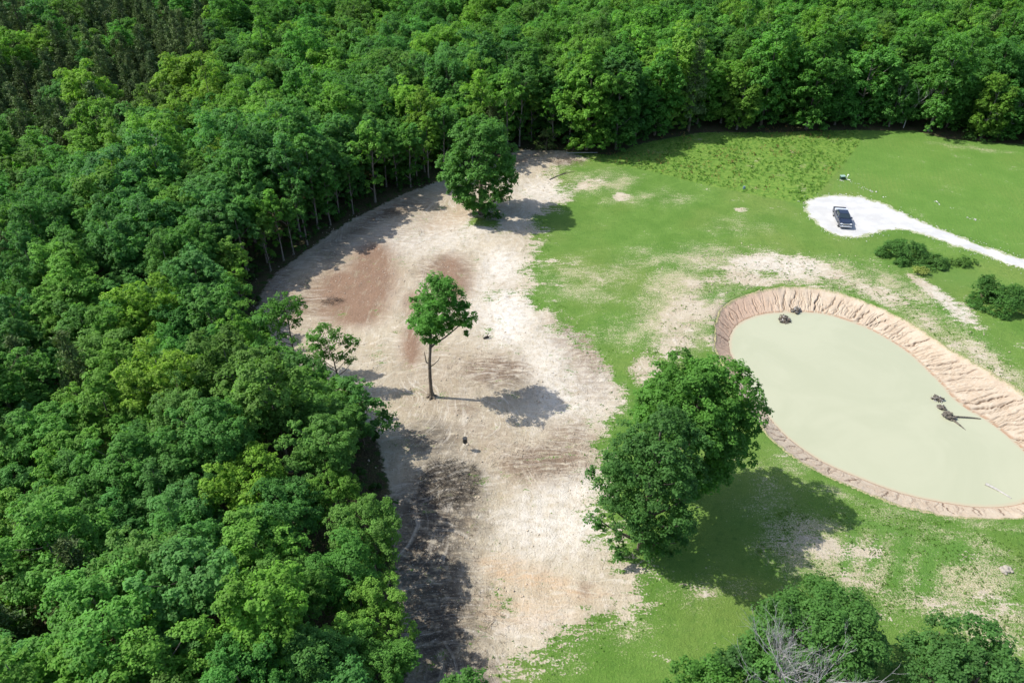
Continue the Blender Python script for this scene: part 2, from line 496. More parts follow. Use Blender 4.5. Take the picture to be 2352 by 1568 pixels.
nS = g.noise(g.mapping(P3, (0.55, 2.0, 1), (0, 0, R(-24))), 1.0, 6, 0.65, 0.6)
nT = g.noise(g.mapping(P3, (1.8, 0.35, 1), (0, 0, R(12))), 1.0, 5, 0.65, 0.4)
nL = g.noise(P3, 0.06, 3, 0.5)
nF = g.noise(P3, 14.0, 3, 0.6)
# bare soil
soil = g.mix(g.ss(g.math('ADD', g.math('MULTIPLY', nA, 0.6), g.math('MULTIPLY', nT, 0.4)), 0.36, 0.62), (0.300, 0.250, 0.172), (0.382, 0.330, 0.247))
soil = g.mix(g.ss(nB, 0.52, 0.72), soil, (0.436, 0.383, 0.310))
soil = g.mix(g.math('MULTIPLY', pale, g.ss(nB, 0.22, 0.6)), soil, (0.540, 0.504, 0.450))
soil = g.mix(g.math('MULTIPLY', orange, g.ss(nS, 0.3, 0.6)), soil, (0.423, 0.293, 0.180))
soil = g.mix(g.math('MULTIPLY', brown, g.ss(nS, 0.28, 0.60), None, True), soil, (0.165, 0.120, 0.084))
soil = g.mix(g.math('MULTIPLY', red, g.ss(g.math('ADD', g.math('MULTIPLY', nT, 0.6), g.math('MULTIPLY', nA, 0.4)), 0.30, 0.54), None, True), soil, (0.190, 0.122, 0.082))
soil = g.mix(g.math('MULTIPLY', ash_shadow, g.ss(g.math('ADD', g.math('MULTIPLY', nB, 0.5), g.math('MULTIPLY', nS, 0.5)), 0.30, 0.56)), soil, (0.062, 0.053, 0.043))
soil = g.mix(g.ss(g.math('SUBTRACT', 1.0, nC), 0.54, 0.72), soil, g.mix(0.6, soil, (0.10, 0.07, 0.05)))
soil = g.mix(g.ss(nC, 0.58, 0.74), soil, g.mix(0.6, soil, (0.513, 0.477, 0.414)))
warp = g.n('ShaderNodeTexNoise', {'Scale': 0.07, 'Detail': 2.0, 'Vector': P3}).outputs[1]
PW = g.n('ShaderNodeVectorMath', {0: g.n('ShaderNodeVectorMath', {0: warp, 1: (14.0, 14.0, 0.0)}, operation='MULTIPLY').outputs[0], 1: P3}, operation='ADD').outputs[0]
nK = g.noise(g.mapping(PW, (1.9, 0.22, 1), (0, 0, R(-8))), 1.0, 6, 0.68, 0.8)
nJ = g.noise(g.mapping(PW, (0.3, 2.0, 1), (0, 0, R(20))), 1.0, 6, 0.68, 0.8)
soil = g.mix(g.math('MULTIPLY', g.math('MULTIPLY', g.ss(nK, 0.50, 0.66), g.math('SUBTRACT', g.ss(nL, 0.42, 0.58), g.math('MULTIPLY', red, 0.8), None, True)), 0.5), soil, (0.504, 0.459, 0.387))
soil = g.mix(g.math('MULTIPLY', g.math('MULTIPLY', g.ss(nJ, 0.50, 0.66), g.math('SUBTRACT', g.ss(g.math('SUBTRACT', 1.0, nL), 0.42, 0.58), g.math('MULTIPLY', red, 0.8), None, True)), 0.5), soil, (0.495, 0.450, 0.378))
soil = g.mix(g.math('MULTIPLY', g.ss(g.math('SUBTRACT', 1.0, nJ), 0.56, 0.70), 0.35), soil, (0.243, 0.184, 0.131))
vo = g.n('ShaderNodeTexVoronoi', {'Vector': P3, 'Scale': 3.2, 'Randomness': 1.0})
crumb = g.math('MULTIPLY', g.ss(vo.outputs['Distance'], 0.28, 0.02), g.ss(nB, 0.46, 0.62))
soil = g.mix(g.math('MULTIPLY', crumb, 0.6), soil, (0.540, 0.495, 0.423))
# grass
grass = g.mix(g.ss(nA, 0.34, 0.66), (0.080, 0.162, 0.024), (0.116, 0.205, 0.038))
grass = g.mix(g.math('MULTIPLY', g.ss(nL, 0.42, 0.66), 0.6), grass, (0.158, 0.205, 0.048))
grass = g.mix(g.math('MULTIPLY', g.ss(nC, 0.5, 0.7), 0.6), grass, (0.146, 0.214, 0.048))
grass = g.mix(g.math('MULTIPLY', g.ss(g.math('SUBTRACT', 1.0, nB), 0.5, 0.7), 0.5), grass, (0.058, 0.128, 0.022))
wv = g.n('ShaderNodeTexWave', {'Vector': g.mapping(P3, (1, 1, 1), (0, 0, R(18))), 'Scale': 0.42, 'Distortion': 1.6, 'Detail': 2.0, 'Detail Scale': 0.7}, wave_type='BANDS', bands_direction='X')
fieldcol = g.mix(g.math('MULTIPLY', wv.outputs['Fac'], 0.55), grass, (0.080, 0.180, 0.028))
fieldcol = g.mix(0.35, fieldcol, (0.125, 0.228, 0.040))
grass = g.mix(g.math('MULTIPLY', field, 0.8), grass, fieldcol)
weedcol = g.mix(g.ss(nB, 0.36, 0.62), (0.078, 0.165, 0.022), (0.158, 0.245, 0.042))
weedcol = g.mix(g.math('MULTIPLY', g.ss(g.math('ADD', g.math('MULTIPLY', nA, 0.7), g.math('MULTIPLY', nC, 0.3)), 0.56, 0.68), 0.6), weedcol, (0.24, 0.20, 0.085))
grass = g.mix(weed, grass, weedcol)
grass = g.mix(g.ss(nF, 0.38, 0.66), g.mix(0.38, grass, (0.030, 0.075, 0.012)), grass)
grass = g.mix(g.math('MULTIPLY', lush, 0.6), grass, (0.066, 0.155, 0.028))
# thin straw-coloured cover
straw = g.mix(g.ss(nF, 0.4, 0.62), (0.255, 0.225, 0.125), (0.40, 0.36, 0.245))
sf = g.math('ADD', sparse, g.math('ADD', g.math('MULTIPLY', g.math('SUBTRACT', nS, 0.5), 0.7), g.math('ADD', g.math('MULTIPLY', g.math('SUBTRACT', nC, 0.5), 1.3), g.math('ADD', g.math('MULTIPLY', g.math('SUBTRACT', nA, 0.5), 1.1), g.math('MULTIPLY', g.math('SUBTRACT', nF, 0.5), 1.1)))))
land = g.mix(g.ss(sf, 0.36, 0.80), grass, straw)
df = g.math('ADD', dirt, g.math('ADD', g.math('MULTIPLY', g.math('SUBTRACT', nA, 0.5), 2.1), g.math('ADD', g.math('MULTIPLY', g.math('SUBTRACT', nS, 0.5), 1.5), g.math('MULTIPLY', g.math('SUBTRACT', nC, 0.5), 1.5))))
dfac = g.ss(df, 0.44, 0.64)
col = g.mix(dfac, land, soil)
litter = g.mix(g.ss(nC, 0.4, 0.6), (0.045, 0.036, 0.022), (0.085, 0.075, 0.035))
litter = g.mix(g.ss(nB, 0.5, 0.62), litter, (0.035, 0.065, 0.014))
ff = g.math('ADD', forest, g.math('MULTIPLY', g.math('SUBTRACT', nB, 0.5), 0.9))
col = g.mix(g.ss(ff, 0.42, 0.62), col, litter)
hgt = g.math('ADD', g.math('MULTIPLY', nC, 0.17), g.math('ADD', g.math('MULTIPLY', nB, 0.16), g.math('MULTIPLY', nF, 0.03)))
bp = g.n('ShaderNodeBump', {'Strength': 0.9, 'Distance': 1.0, 'Height': hgt})
bs = g.n('ShaderNodeBsdfPrincipled', {'Base Color': col, 'Roughness': 0.95, 'Specular IOR Level': 0.15, 'Normal': bp.outputs[0]})
nt.links.new(bs.outputs[0], out.inputs[0])

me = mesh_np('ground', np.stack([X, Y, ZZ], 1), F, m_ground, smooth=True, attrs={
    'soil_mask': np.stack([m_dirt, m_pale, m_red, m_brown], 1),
    'cover_mask': np.stack([m_ash_shadow, m_sparse, m_weed, m_forest], 1),
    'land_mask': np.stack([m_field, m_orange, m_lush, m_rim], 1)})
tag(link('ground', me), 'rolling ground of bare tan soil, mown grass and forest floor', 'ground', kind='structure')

# ------------------------------------------------------------------ pond: eroded bank and muddy water
N = len(RIM)
Wd = np.array([np.argmin((WAT[:, 0] - p[0]) ** 2 + (WAT[:, 1] - p[1]) ** 2) for p in RIM]).astype(float)
Wd = np.unwrap(Wd * 2 * math.pi / len(WAT)) * len(WAT) / (2 * math.pi)
if Wd[-1] < Wd[0]:
    Wd = -np.unwrap(-Wd)
ker = np.exp(-0.5 * (np.arange(-90, 91) / 42.0) ** 2)
ker /= ker.sum()
span = np.round((Wd[-1] - Wd[0]) / len(WAT)) * len(WAT)
ext = np.concatenate([Wd[-90:] - span, Wd, Wd[:90] + span])
Wd = np.convolve(ext, ker, 'valid')
WP = np.stack([np.interp(Wd % len(WAT), np.arange(len(WAT) + 1), np.append(WAT[:, k], WAT[0, k])) for k in (0, 1)], 1)
S = np.concatenate([np.linspace(-0.22, 0, 4, endpoint=False), np.linspace(0, 1.12, 34), [1.4, 1.8]])
arc = np.arange(N) * RIM_LEN / N
T, SS = np.meshgrid(np.arange(N), S, indexing='ij')
width = np.linalg.norm(WP - RIM, axis=1)
Px = RIM[T, 0] + (WP[T, 0] - RIM[T, 0]) * SS
Py = RIM[T, 1] + (WP[T, 1] - RIM[T, 1]) * SS
U = arc[T]
Wm = width[T]
jitr = (fbm(arc / 0.9, arc * 0, 305, 3) - 0.5) * 0.5 + (fbm(arc / 4.0, arc * 0, 306, 2) - 0.5) * 0.3
Px = Px + (WP[T, 0] - RIM[T, 0]) / Wm * jitr[T] * np.clip(1 - SS, 0, 1)
Py = Py + (WP[T, 1] - RIM[T, 1]) / Wm * jitr[T] * np.clip(1 - SS, 0, 1)
rl_r = np.random.default_rng(314)
Uw = U + SS * Wm * 0.30 + (vnoise(U / 2.2, SS * Wm / 1.6, 301) - 0.5) * 0.7 * SS
def rills(space, width_, depth_, wig, smin):
    us = np.cumsum(space * rl_r.uniform(0.45, 1.7, int(RIM_LEN / space * 1.3)))
    us = us[us < RIM_LEN - 0.4]
    k = len(us)
    walk = np.cumsum(rl_r.normal(0, wig, (k, ns)), axis=1)
    s0, s1 = rl_r.uniform(0.0, smin, k), rl_r.uniform(0.75, 1.15, k)
    dk, wk = depth_ * rl_r.uniform(0.45, 1.0, k), width_ * rl_r.uniform(0.7, 1.5, k)
    res = np.zeros(U.shape)
    for c in range(ns):
        pos = us + walk[:, c]
        o_ = np.argsort(pos)
        ps = pos[o_]
        sv = S[c]
        live = sstep(s0[o_] - 0.05, s0[o_] + 0.12, sv) * sstep(s1[o_] + 0.08, s1[o_] - 0.08, sv)
        q = Uw[:, c]
        n_ = np.searchsorted(ps, q)
        for m_ in (n_ - 1, n_):
            m_ = np.clip(m_, 0, k - 1)
            d_ = np.abs(q - ps[m_])
            w_ = wk[o_][m_] * (0.6 + 0.7 * np.clip(sv, 0, 1))
            res[:, c] = np.maximum(res[:, c], live[m_] * dk[o_][m_] * np.clip(1 - d_ / w_, 0, 1))
    return res
ns = len(S)
ripple = np.maximum(rills(1.35, 0.17, 1.0, 0.085, 0.25), rills(0.62, 0.11, 0.62, 0.075, 0.6))
ripple = np.maximum(ripple, rills(0.42, 0.08, 0.38, 0.06, 0.7))
prof = np.where(SS < 0, SS * 0.5, np.where(SS <= 1, SS ** 0.9, 1 + (SS - 1) * 1.4))
amp = 0.32 * sstep(-0.02, 0.10, SS) * (0.45 + 0.55 * sstep(0.1, 0.5, SS)) * sstep(1.25, 0.9, SS)
near = sstep(0.1, -0.6, (RIM[T, 1] - WP[T, 1]) / Wm)
amp = amp * (1 - 0.8 * near)
amp = amp * (0.55 + 0.45 * np.clip(Wm / 3.5, 0, 1.2))
pu, pv = pix(Px, Py, WZ * np.clip(SS, 0, 1))
left_end = sstep(1840, 1700, pu) * sstep(900, 840, pv)
Pz = WZ * np.where(SS < 0, 0, prof) + np.where(SS < 0, SS * 1.3, 0)
lump = (1 - 0.6 * near) * (fbm(Px / 0.9, Py / 0.9, 320, 3) - 0.5) * 0.10 * sstep(0.0, 0.2, SS) * sstep(1.1, 0.9, SS)
rim_wave = (vnoise(U / 0.8, U * 0, 330) - 0.5) * 0.10 * sstep(0.25, 0.0, np.abs(SS))
Pz = Pz - amp * ripple * (1 - 0.55 * left_end) + lump + rim_wave + 0.03 * sstep(-0.1, 0.0, SS) * sstep(0.12, 0.02, SS)
ns = len(S)
ix = np.arange(N)[:, None] * ns + np.arange(ns - 1)[None, :]
jx = ((np.arange(N) + 1) % N)[:, None] * ns + np.arange(ns - 1)[None, :]
Fb = np.stack([ix, ix + 1, jx + 1, jx], -1).reshape(-1, 4)
area = np.sum(RIM[:, 0] * np.roll(RIM[:, 1], -1) - RIM[:, 1] * np.roll(RIM[:, 0], -1))
if area < 0:
    Fb = Fb[:, ::-1]
m_bank, nt, out = new_mat('eroded_clay')
g = G(nt)
P3 = g.n('ShaderNodeTexCoord').outputs['Object']
at_b = g.n('ShaderNodeAttribute', attribute_type='GEOMETRY', attribute_name='bank_mask')
sep = g.n('ShaderNodeSeparateColor', {0: at_b.outputs['Color']})
s_, rl, le = sep.outputs[0], sep.outputs[1], sep.outputs[2]
nA, nB, nC = g.noise(P3, 0.5, 5, 0.6), g.noise(P3, 2.4, 5, 0.62), g.noise(P3, 8.0, 4, 0.6)
c = g.mix(g.ss(nA, 0.35, 0.65), (0.352, 0.277, 0.201), (0.392, 0.324, 0.245))
c = g.mix(g.math('MULTIPLY', g.ss(nB, 0.45, 0.7), 0.6), c, (0.427, 0.370, 0.290))
c = g.mix(g.math('MULTIPLY', le, 0.75), c, (0.370, 0.251, 0.180))
c = g.mix(g.ss(rl, 0.08, 0.75), c, g.mix(0.85, c, (0.11, 0.07, 0.045)))  # shade inside the carved gullies put into the clay colour
wet = g.ss(g.math('ADD', s_, g.math('MULTIPLY', g.math('SUBTRACT', nB, 0.5), 0.10)), 0.90, 0.985)
c = g.mix(wet, c, (0.264, 0.172, 0.110))
gf = g.math('ADD', g.math('MULTIPLY', s_, -3.2), g.math('ADD', g.math('MULTIPLY', nC, 1.1), g.math('MULTIPLY', nB, 0.9)))
tuft = g.mix(g.ss(nC, 0.45, 0.6), (0.10, 0.14, 0.04), (0.352, 0.290, 0.176))
c = g.mix(g.math('MULTIPLY', g.ss(gf, 0.70, 0.98), 0.92), c, tuft)
bp = g.n('ShaderNodeBump', {'Strength': 0.8, 'Distance': 0.12, 'Height': g.math('ADD', g.math('MULTIPLY', nC, 0.5), nB)})
bs = g.n('ShaderNodeBsdfPrincipled', {'Base Color': c, 'Roughness': 0.95, 'Specular IOR Level': 0.15, 'Normal': bp.outputs[0]})
nt.links.new(bs.outputs[0], out.inputs[0])
me = mesh_np('pond_bank', np.stack([Px, Py, Pz], -1).reshape(-1, 3), Fb, m_bank, smooth=True,
             attrs={'bank_mask': np.stack([np.clip(SS, 0, 1).ravel(), ripple.ravel(), left_end.ravel(), np.ones(SS.size)], 1)})
tag(link('pond_bank', me), 'steep tan clay bank with erosion gullies around the pond', 'bank', kind='structure')

m_water, nt, out = new_mat('muddy_water')
g = G(nt)
P3 = g.n('ShaderNodeTexCoord').outputs['Object']
at_w = g.n('ShaderNodeAttribute', attribute_type='GEOMETRY', attribute_name='shore').outputs['Fac']
nA = g.noise(P3, 0.09, 6, 0.6, 1.2)
nw = g.noise(g.mapping(P3, (0.8, 2.2, 1)), 1.6, 3, 0.5)
c = g.mix(g.ss(nA, 0.35, 0.65), (0.300, 0.307, 0.213), (0.320, 0.324, 0.228))
c = g.mix(g.ss(g.math('ADD', at_w, g.math('MULTIPLY', g.math('SUBTRACT', g.noise(P3, 1.2, 3), 0.5), 0.35)), 0.45, 1.0), c, (0.335, 0.29, 0.205))
bp = g.n('ShaderNodeBump', {'Strength': 0.25, 'Distance': 0.02, 'Height': nw})
bs = g.n('ShaderNodeBsdfPrincipled', {'Base Color': c, 'Roughness': 0.05, 'IOR': 1.33, 'Specular IOR Level': 0.4, 'Normal': bp.outputs[0]})
nt.links.new(bs.outputs[0], out.inputs[0])
cen = WAT.mean(0)
rings = np.array([1.035, 1.0, 0.985, 0.965, 0.93, 0.85, 0.6, 0.3, 0.0])
WS = WAT[::8]
nw_ = len(WS)
wv_ = np.vstack([np.column_stack([cen[0] + (WS[:, 0] - cen[0]) * r, cen[1] + (WS[:, 1] - cen[1]) * r, np.full(nw_, WZ)]) for r in rings])
shore = np.concatenate([np.full(nw_, s) for s in (1, 1, 0.75, 0.35, 0.1, 0, 0, 0, 0)])
Fw = []
for k in range(len(rings) - 1):
    i = np.arange(nw_)
    Fw.append(np.stack([k * nw_ + i, k * nw_ + (i + 1) % nw_, (k + 1) * nw_ + (i + 1) % nw_, (k + 1) * nw_ + i], 1))
Fw.append(np.stack([(len(rings) - 1) * nw_ + i, (len(rings) - 1) * nw_ + (i + 1) % nw_, np.full(nw_, len(wv_)), np.full(nw_, len(wv_))], 1)[:0])
Fw = np.vstack(Fw)
if area < 0:
    Fw = Fw[:, ::-1]
me = mesh_np('pond_water', wv_, Fw, m_water, smooth=True, attrs={'shore': shore})
tag(link('pond_water', me), 'still pale green muddy water filling the pond', 'water', kind='structure')

# ------------------------------------------------------------------ gravel pad and drive
gstep = 0.4
bx0, bx1 = GRAVEL[:, 0].min() - 2, GRAVEL[:, 0].max() + 2
by0, by1 = GRAVEL[:, 1].min() - 2, GRAVEL[:, 1].max() + 2
qx, qy = np.arange(bx0, bx1, gstep), np.arange(by0, by1, gstep)
QX, QY = np.meshgrid(qx, qy)
dgr = sdf(QX, QY, GRAVEL).reshape(QX.shape)
edge = dgr + (fbm(QX / 1.1, QY / 1.1, 91, 3) - 0.5) * 1.5
keepv = edge < 0.6
fl = keepv[:-1, :-1] & keepv[1:, :-1] & keepv[:-1, 1:] & keepv[1:, 1:]
iq = np.arange(QX.size).reshape(QX.shape)
Fq = np.stack([iq[:-1, :-1][fl], iq[:-1, 1:][fl], iq[1:, 1:][fl], iq[1:, :-1][fl]], 1)
used = np.unique(Fq)
remap = np.full(QX.size, -1)
remap[used] = np.arange(len(used))
gzv = ground_z(QX.ravel()[used], QY.ravel()[used]) + 0.05 * sstep(-0.2, -0.8, dgr.ravel()[used])
gzv = gzv + 0.035 * sstep(0.25, -0.35, edge.ravel()[used]) - 0.004 + (vnoise(QX.ravel()[used] * 1.3, QY.ravel()[used] * 1.3, 5) - 0.5) * 0.03
jit = rng.uniform(-0.16, 0.16, (len(used), 2))
m_gravel, nt, out = new_mat('white_gravel')
g = G(nt)
P3 = g.n('ShaderNodeTexCoord').outputs['Object']
nA, nB, nC = g.noise(P3, 0.35, 5, 0.6), g.noise(P3, 3.0, 5, 0.65), g.noise(P3, 12.0, 3, 0.6)
c = g.mix(g.ss(nA, 0.35, 0.6), (0.365, 0.361, 0.352), (0.418, 0.414, 0.403))
c = g.mix(g.math('MULTIPLY', g.ss(nC, 0.55, 0.75), 0.6), c, (0.290, 0.286, 0.277))
ea = g.n('ShaderNodeAttribute', attribute_type='GEOMETRY', attribute_name='edge').outputs['Fac']
gt = g.noise(g.mapping(P3, (0.16, 1.1, 1), (0, 0, R(-27))), 1.0, 4, 0.6)
c = g.mix(g.math('MULTIPLY', g.ss(gt, 0.52, 0.7), 0.35), c, (0.295, 0.286, 0.268))
ef = g.math('ADD', ea, g.math('ADD', g.math('MULTIPLY', g.math('SUBTRACT', nB, 0.5), 1.2), g.math('MULTIPLY', g.math('SUBTRACT', nC, 0.5), 0.6)))
c = g.mix(g.ss(ef, 0.5, 0.9), c, g.mix(g.ss(nC, 0.45, 0.6), (0.10, 0.17, 0.03), (0.422, 0.378, 0.290)))
bp = g.n('ShaderNodeBump', {'Strength': 0.5, 'Distance': 0.06, 'Height': g.math('ADD', nB, g.math('MULTIPLY', nC, 0.5))})
bs = g.n('ShaderNodeBsdfPrincipled', {'Base Color': c, 'Roughness': 0.95, 'Specular IOR Level': 0.15, 'Normal': bp.outputs[0]})
nt.links.new(bs.outputs[0], out.inputs[0])
me = mesh_np('gravel_drive', np.column_stack([QX.ravel()[used] + jit[:, 0], QY.ravel()[used] + jit[:, 1], gzv]), remap[Fq], m_gravel, smooth=True,
             attrs={'edge': sstep(-1.3, 0.2, edge.ravel()[used])})
tag(link('gravel_drive', me), 'white gravel drive widening into a rounded parking pad', 'drive', kind='structure')

# ------------------------------------------------------------------ foliage builders
def unit(n, r=rng):
    v = r.normal(size=(n, 3))
    return v / (np.linalg.norm(v, axis=1)[:, None] + 1e-9)

def leaf_mesh(name, cen, nor, size, var, mat, aspect=(1.3, 0.95), fold=0.18):
    n = len(cen)
    a = np.cross(nor, unit(n))
    a /= np.linalg.norm(a, axis=1)[:, None] + 1e-9
    b = np.cross(nor, a)
    s = size[:, None]
    L, W_ = aspect
    v = np.empty((n, 4, 3))
    v[:, 0] = cen - a * s * L * 0.5
    v[:, 1] = cen + b * s * W_ * 0.5 + nor * s * fold
    v[:, 2] = cen + a * s * L * 0.5 - nor * s * fold * 0.5
    v[:, 3] = cen - b * s * W_ * 0.5 + nor * s * fold
    f = np.arange(n * 4).reshape(n, 4)
    return mesh_np(name, v.reshape(-1, 3), f, mat, attrs={'leaf_var': np.repeat(var, 4)})

def puff_leaves(puffs, k_sub=7.0, n_leaf=30, size=(0.15, 0.25), low=-0.55, flat=0.8, r=rng, loose=1.0):
    """leaves of a crown: puff > small clump > leaf"""
    C, Nn, Sz, V = [], [], [], []
    for (px, py, pz, pr) in puffs:
        pc = np.array([px, py, pz])
        pvar = r.uniform(0.3, 0.7)
        ns_ = max(4, int(k_sub * pr * pr * loose + 2))
        d = unit(ns_ * 3, r)
        d = d[d[:, 2] > low][:ns_]
        sub = pc + d * pr * r.uniform(0.55, 0.98, (len(d), 1)) * np.array([1, 1, flat])
        for q, dd in zip(sub, d):
            rs = r.uniform(0.30, 0.62) * min(1.0, 0.55 + 0.35 * pr)
            m = int(n_leaf * r.uniform(0.7, 1.3))
            e = unit(m, r)
            e[:, 2] = np.where(e[:, 2] < -0.3, -e[:, 2], e[:, 2])
            C.append(q + e * rs * r.uniform(0.45, 1.0, (m, 1)))
            nn = 0.45 * e + 0.35 * dd + 0.5 * unit(m, r) + np.array([0, 0, 0.75])
            Nn.append(nn / np.linalg.norm(nn, axis=1)[:, None])
            Sz.append(r.uniform(size[0], size[1], m))
            V.append(np.clip(pvar + r.uniform(-0.12, 0.12) + r.normal(0, 0.16, m), 0, 1))
    return np.vstack(C), np.vstack(Nn), np.concatenate(Sz), np.concatenate(V)

def crown_puffs(H, hz, Rr, n, seed, low=-0.5, pr=(1.0, 1.55), lobes=0.22, top=1.0):
    r = np.random.default_rng(seed)
    ga = math.pi * (3 - math.sqrt(5))
    out_ = []
    ph = r.uniform(0, 6.28, 6)
    for i in range(n):
        z = 1 - (1 - low) * (i + 0.5) / n
        th = ga * i + r.normal(0, 0.35)
        z = np.clip(z + r.normal(0, 0.12), low, 1)
        q = math.sqrt(max(0, 1 - z * z))
        k = 1 + lobes * (math.sin(3 * th + ph[0]) * 0.6 + math.sin(2 * th + 4 * z + ph[1]) * 0.6)
        rad = r.uniform(0.62, 0.95) * k
        p = r.uniform(*pr)
        out_.append((Rr * rad * q * math.cos(th), Rr * rad * q * math.sin(th), H - hz - 0.6 + hz * rad * z * top, p))
    for i in range(max(3, n // 6)):
        d = r.normal(0, 0.33, 3)
        out_.append((Rr * d[0], Rr * d[1], H - hz + hz * d[2], r.uniform(*pr)))
    return out_

def trunk_mesh(name, H, puffs, r0, mat, seed, n_limb=9, lean=(0.0, 0.0), fork=0.45, top=None, sides=7):
    r = np.random.default_rng(seed)
    T_ = Tubes()
    zt = (top if top else H * 0.88)
    n = 9
    zs = np.linspace(-0.4, zt, n)
    wx, wy = r.normal(0, 0.10, n).cumsum() * 0.6, r.normal(0, 0.10, n).cumsum() * 0.6
    wx -= wx[1]; wy -= wy[1]
    wx[:2] = 0; wy[:2] = 0
    tz = np.clip(zs / zt, 0, 1)
    path = np.column_stack([wx + lean[0] * tz, wy + lean[1] * tz, zs])
    rad = r0 * (1 - 0.86 * tz) * np.where(zs < 0.5, 1.35, 1.0)
    T_.add(path, rad, sides)
    idx = r.permutation(len(puffs))[:n_limb]
    for i in idx:
        px, py, pz, pr = puffs[i]
        hd = math.hypot(px, py)
        z0 = np.clip(pz - 0.75 * hd - 0.6, zt * fork * 0.6, zt * 0.93)
        t = z0 / zt
        p0 = np.array([np.interp(z0, zs, path[:, 0]), np.interp(z0, zs, path[:, 1]), z0])
        rr = r0 * (1 - 0.86 * t) * 0.55
        T_.add(curve3(p0, (px, py, pz), (0, 0, -0.10 * hd), 5), np.linspace(rr, 0.03, 5), 5)
    return T_.mesh(name, mat)

def crown_mesh(name, puffs, mat=None, **kw):
    c, n, s, v = puff_leaves(puffs, **kw)
    return leaf_mesh(name, c, n, s, v, mat or M_LEAF)

def pine_mesh(name, H, Rr, seed):
    r = np.random.default_rng(seed)
    C, Nn, Sz, V = [], [], [], []
    z = H * 0.22
    while z < H - 0.3:
        t = (z - H * 0.2) / (H * 0.8)
        rad = Rr * (1 - t) ** 0.75 * r.uniform(0.75, 1.1) + 0.25
        for k in range(int(5 + 3 * (1 - t))):
            th = r.uniform(0, 6.28)
            L = rad * r.uniform(0.6, 1.1)
            m = int(26 * L / Rr + 10) * 2
            tt = r.uniform(0.15, 1.0, m) ** 0.7
            base = np.column_stack([np.cos(th) * L * tt, np.sin(th) * L * tt, z + 0.35 * L * tt * (0.5 - tt * 0.4) * 1.2])
            C.append(base + r.normal(0, 0.24, (m, 3)) * np.array([1, 1, 0.7]))
            nn = unit(m, r) + np.array([0, 0, 0.5])
            Nn.append(nn / np.linalg.norm(nn, axis=1)[:, None])
            Sz.append(r.uniform(0.2, 0.36, m))
            V.append(np.clip(r.uniform(0.3, 0.7) + r.normal(0, 0.18, m), 0, 1))
        z += r.uniform(0.45, 0.75)
    return leaf_mesh(name, np.vstack(C), np.vstack(Nn), np.concatenate(Sz), np.concatenate(V), M_NEEDLE, aspect=(1.6, 0.5), fold=0.1)

# prototypes for the forest: (crown mesh, trunk mesh, crown radius, height)
PROTO = []
spec = [(16, 5.2, 4.5, 40, -0.7), (15, 4.8, 4.0, 36, -0.7), (17, 6.4, 4.2, 44, -0.8), (14.5, 4.4, 4.8, 40, -0.6), (16, 6.0, 3.7, 38, -0.8),
        (18, 6.4, 4.8, 48, -0.7), (15.5, 4.7, 4.4, 38, -0.6), (16.5, 5.6, 4.1, 40, -0.8), (15, 5.6, 4.6, 42, -0.75), (17, 5.2, 4.3, 38, -0.7)]
for i, (H, hz, Rr, n, low) in enumerate(spec):
    pf = crown_puffs(H, hz, Rr, n, 100 + i, low, pr=(1.0, 1.65), lobes=0.2 + 0.03 * (i % 4))
    dens = (8.0, 7.2, 7.8, 7.0, 8.0)[i % 5]
    lf = ((0.15, 0.25), (0.14, 0.23), (0.16, 0.27), (0.15, 0.25), (0.14, 0.23))[(i * 3) % 5]
    PROTO.append((crown_mesh('crown', pf, k_sub=dens, size=lf, r=np.random.default_rng(500 + i)),
                  trunk_mesh('trunk', H, pf, 0.26, M_BARK if i % 2 else M_BARK_PALE, 40 + i), Rr, H))
# thin edge trees: long bare trunks, narrow crown and a few lower sprays
EDGE = []
for i, (H, hz, Rr, n) in enumerate([(15.5, 4.0, 3.0, 22), (14.0, 3.6, 2.6, 20), (16.5, 4.4, 3.2, 24)]):
    pf = crown_puffs(H, hz, Rr, n, 200 + i, -0.6, pr=(0.8, 1.4), lobes=0.25)
    r = np.random.default_rng(220 + i)
    for k in range(9):
        th, q = r.uniform(0, 6.28), r.uniform(0.5, 1.7)
        pf.append((q * math.cos(th), q * math.sin(th), r.uniform(2.0, H - 2 * hz + 1.0), r.uniform(0.45, 0.8)))
    EDGE.append((crown_mesh('crown', pf, k_sub=5.0, size=(0.17, 0.28), r=np.random.default_rng(540 + i)),
                 trunk_mesh('trunk', H, pf, 0.19, M_BARK_PALE, 60 + i, n_limb=12, fork=0.3, lean=(0.5 * (i - 1), 0.3)), Rr, H))
WALL = []
for i, (H, hz, Rr, n) in enumerate([(17, 8.0, 4.4, 66), (15.5, 7.4, 4.0, 58), (18, 8.6, 4.6, 72), (13, 6.2, 4.2, 52)]):
    pf = crown_puffs(H, hz, Rr, n, 240 + i, -0.9, pr=(1.0, 1.7), lobes=0.24)
    r = np.random.default_rng(260 + i)
    for k in range(16):
        th, q = r.uniform(0, 6.28), Rr * r.uniform(0.45, 1.0)
        pf.append((q * math.cos(th), q * math.sin(th), r.uniform(0.8, 4.5), r.uniform(0.7, 1.3)))
    WALL.append((crown_mesh('crown', pf, k_sub=6.6, size=(0.19, 0.32), n_leaf=22, r=np.random.default_rng(580 + i)),
                 trunk_mesh('trunk', H, pf, 0.26, M_BARK_PALE if i % 2 else M_BARK, 90 + i, n_limb=12, fork=0.3), Rr, H))
PINE = []
for i, (H, Rr) in enumerate([(14, 2.9), (12.5, 2.6), (15, 3.2)]):
    T_ = Tubes()
    T_.add([(0, 0, -0.4), (0.1, 0, H * 0.5), (0, 0.05, H * 0.95)], [0.24, 0.16, 0.03], 6)
    PINE.append((pine_mesh('crown', H, Rr, 300 + i), T_.mesh('trunk', M_BARK), Rr, H))

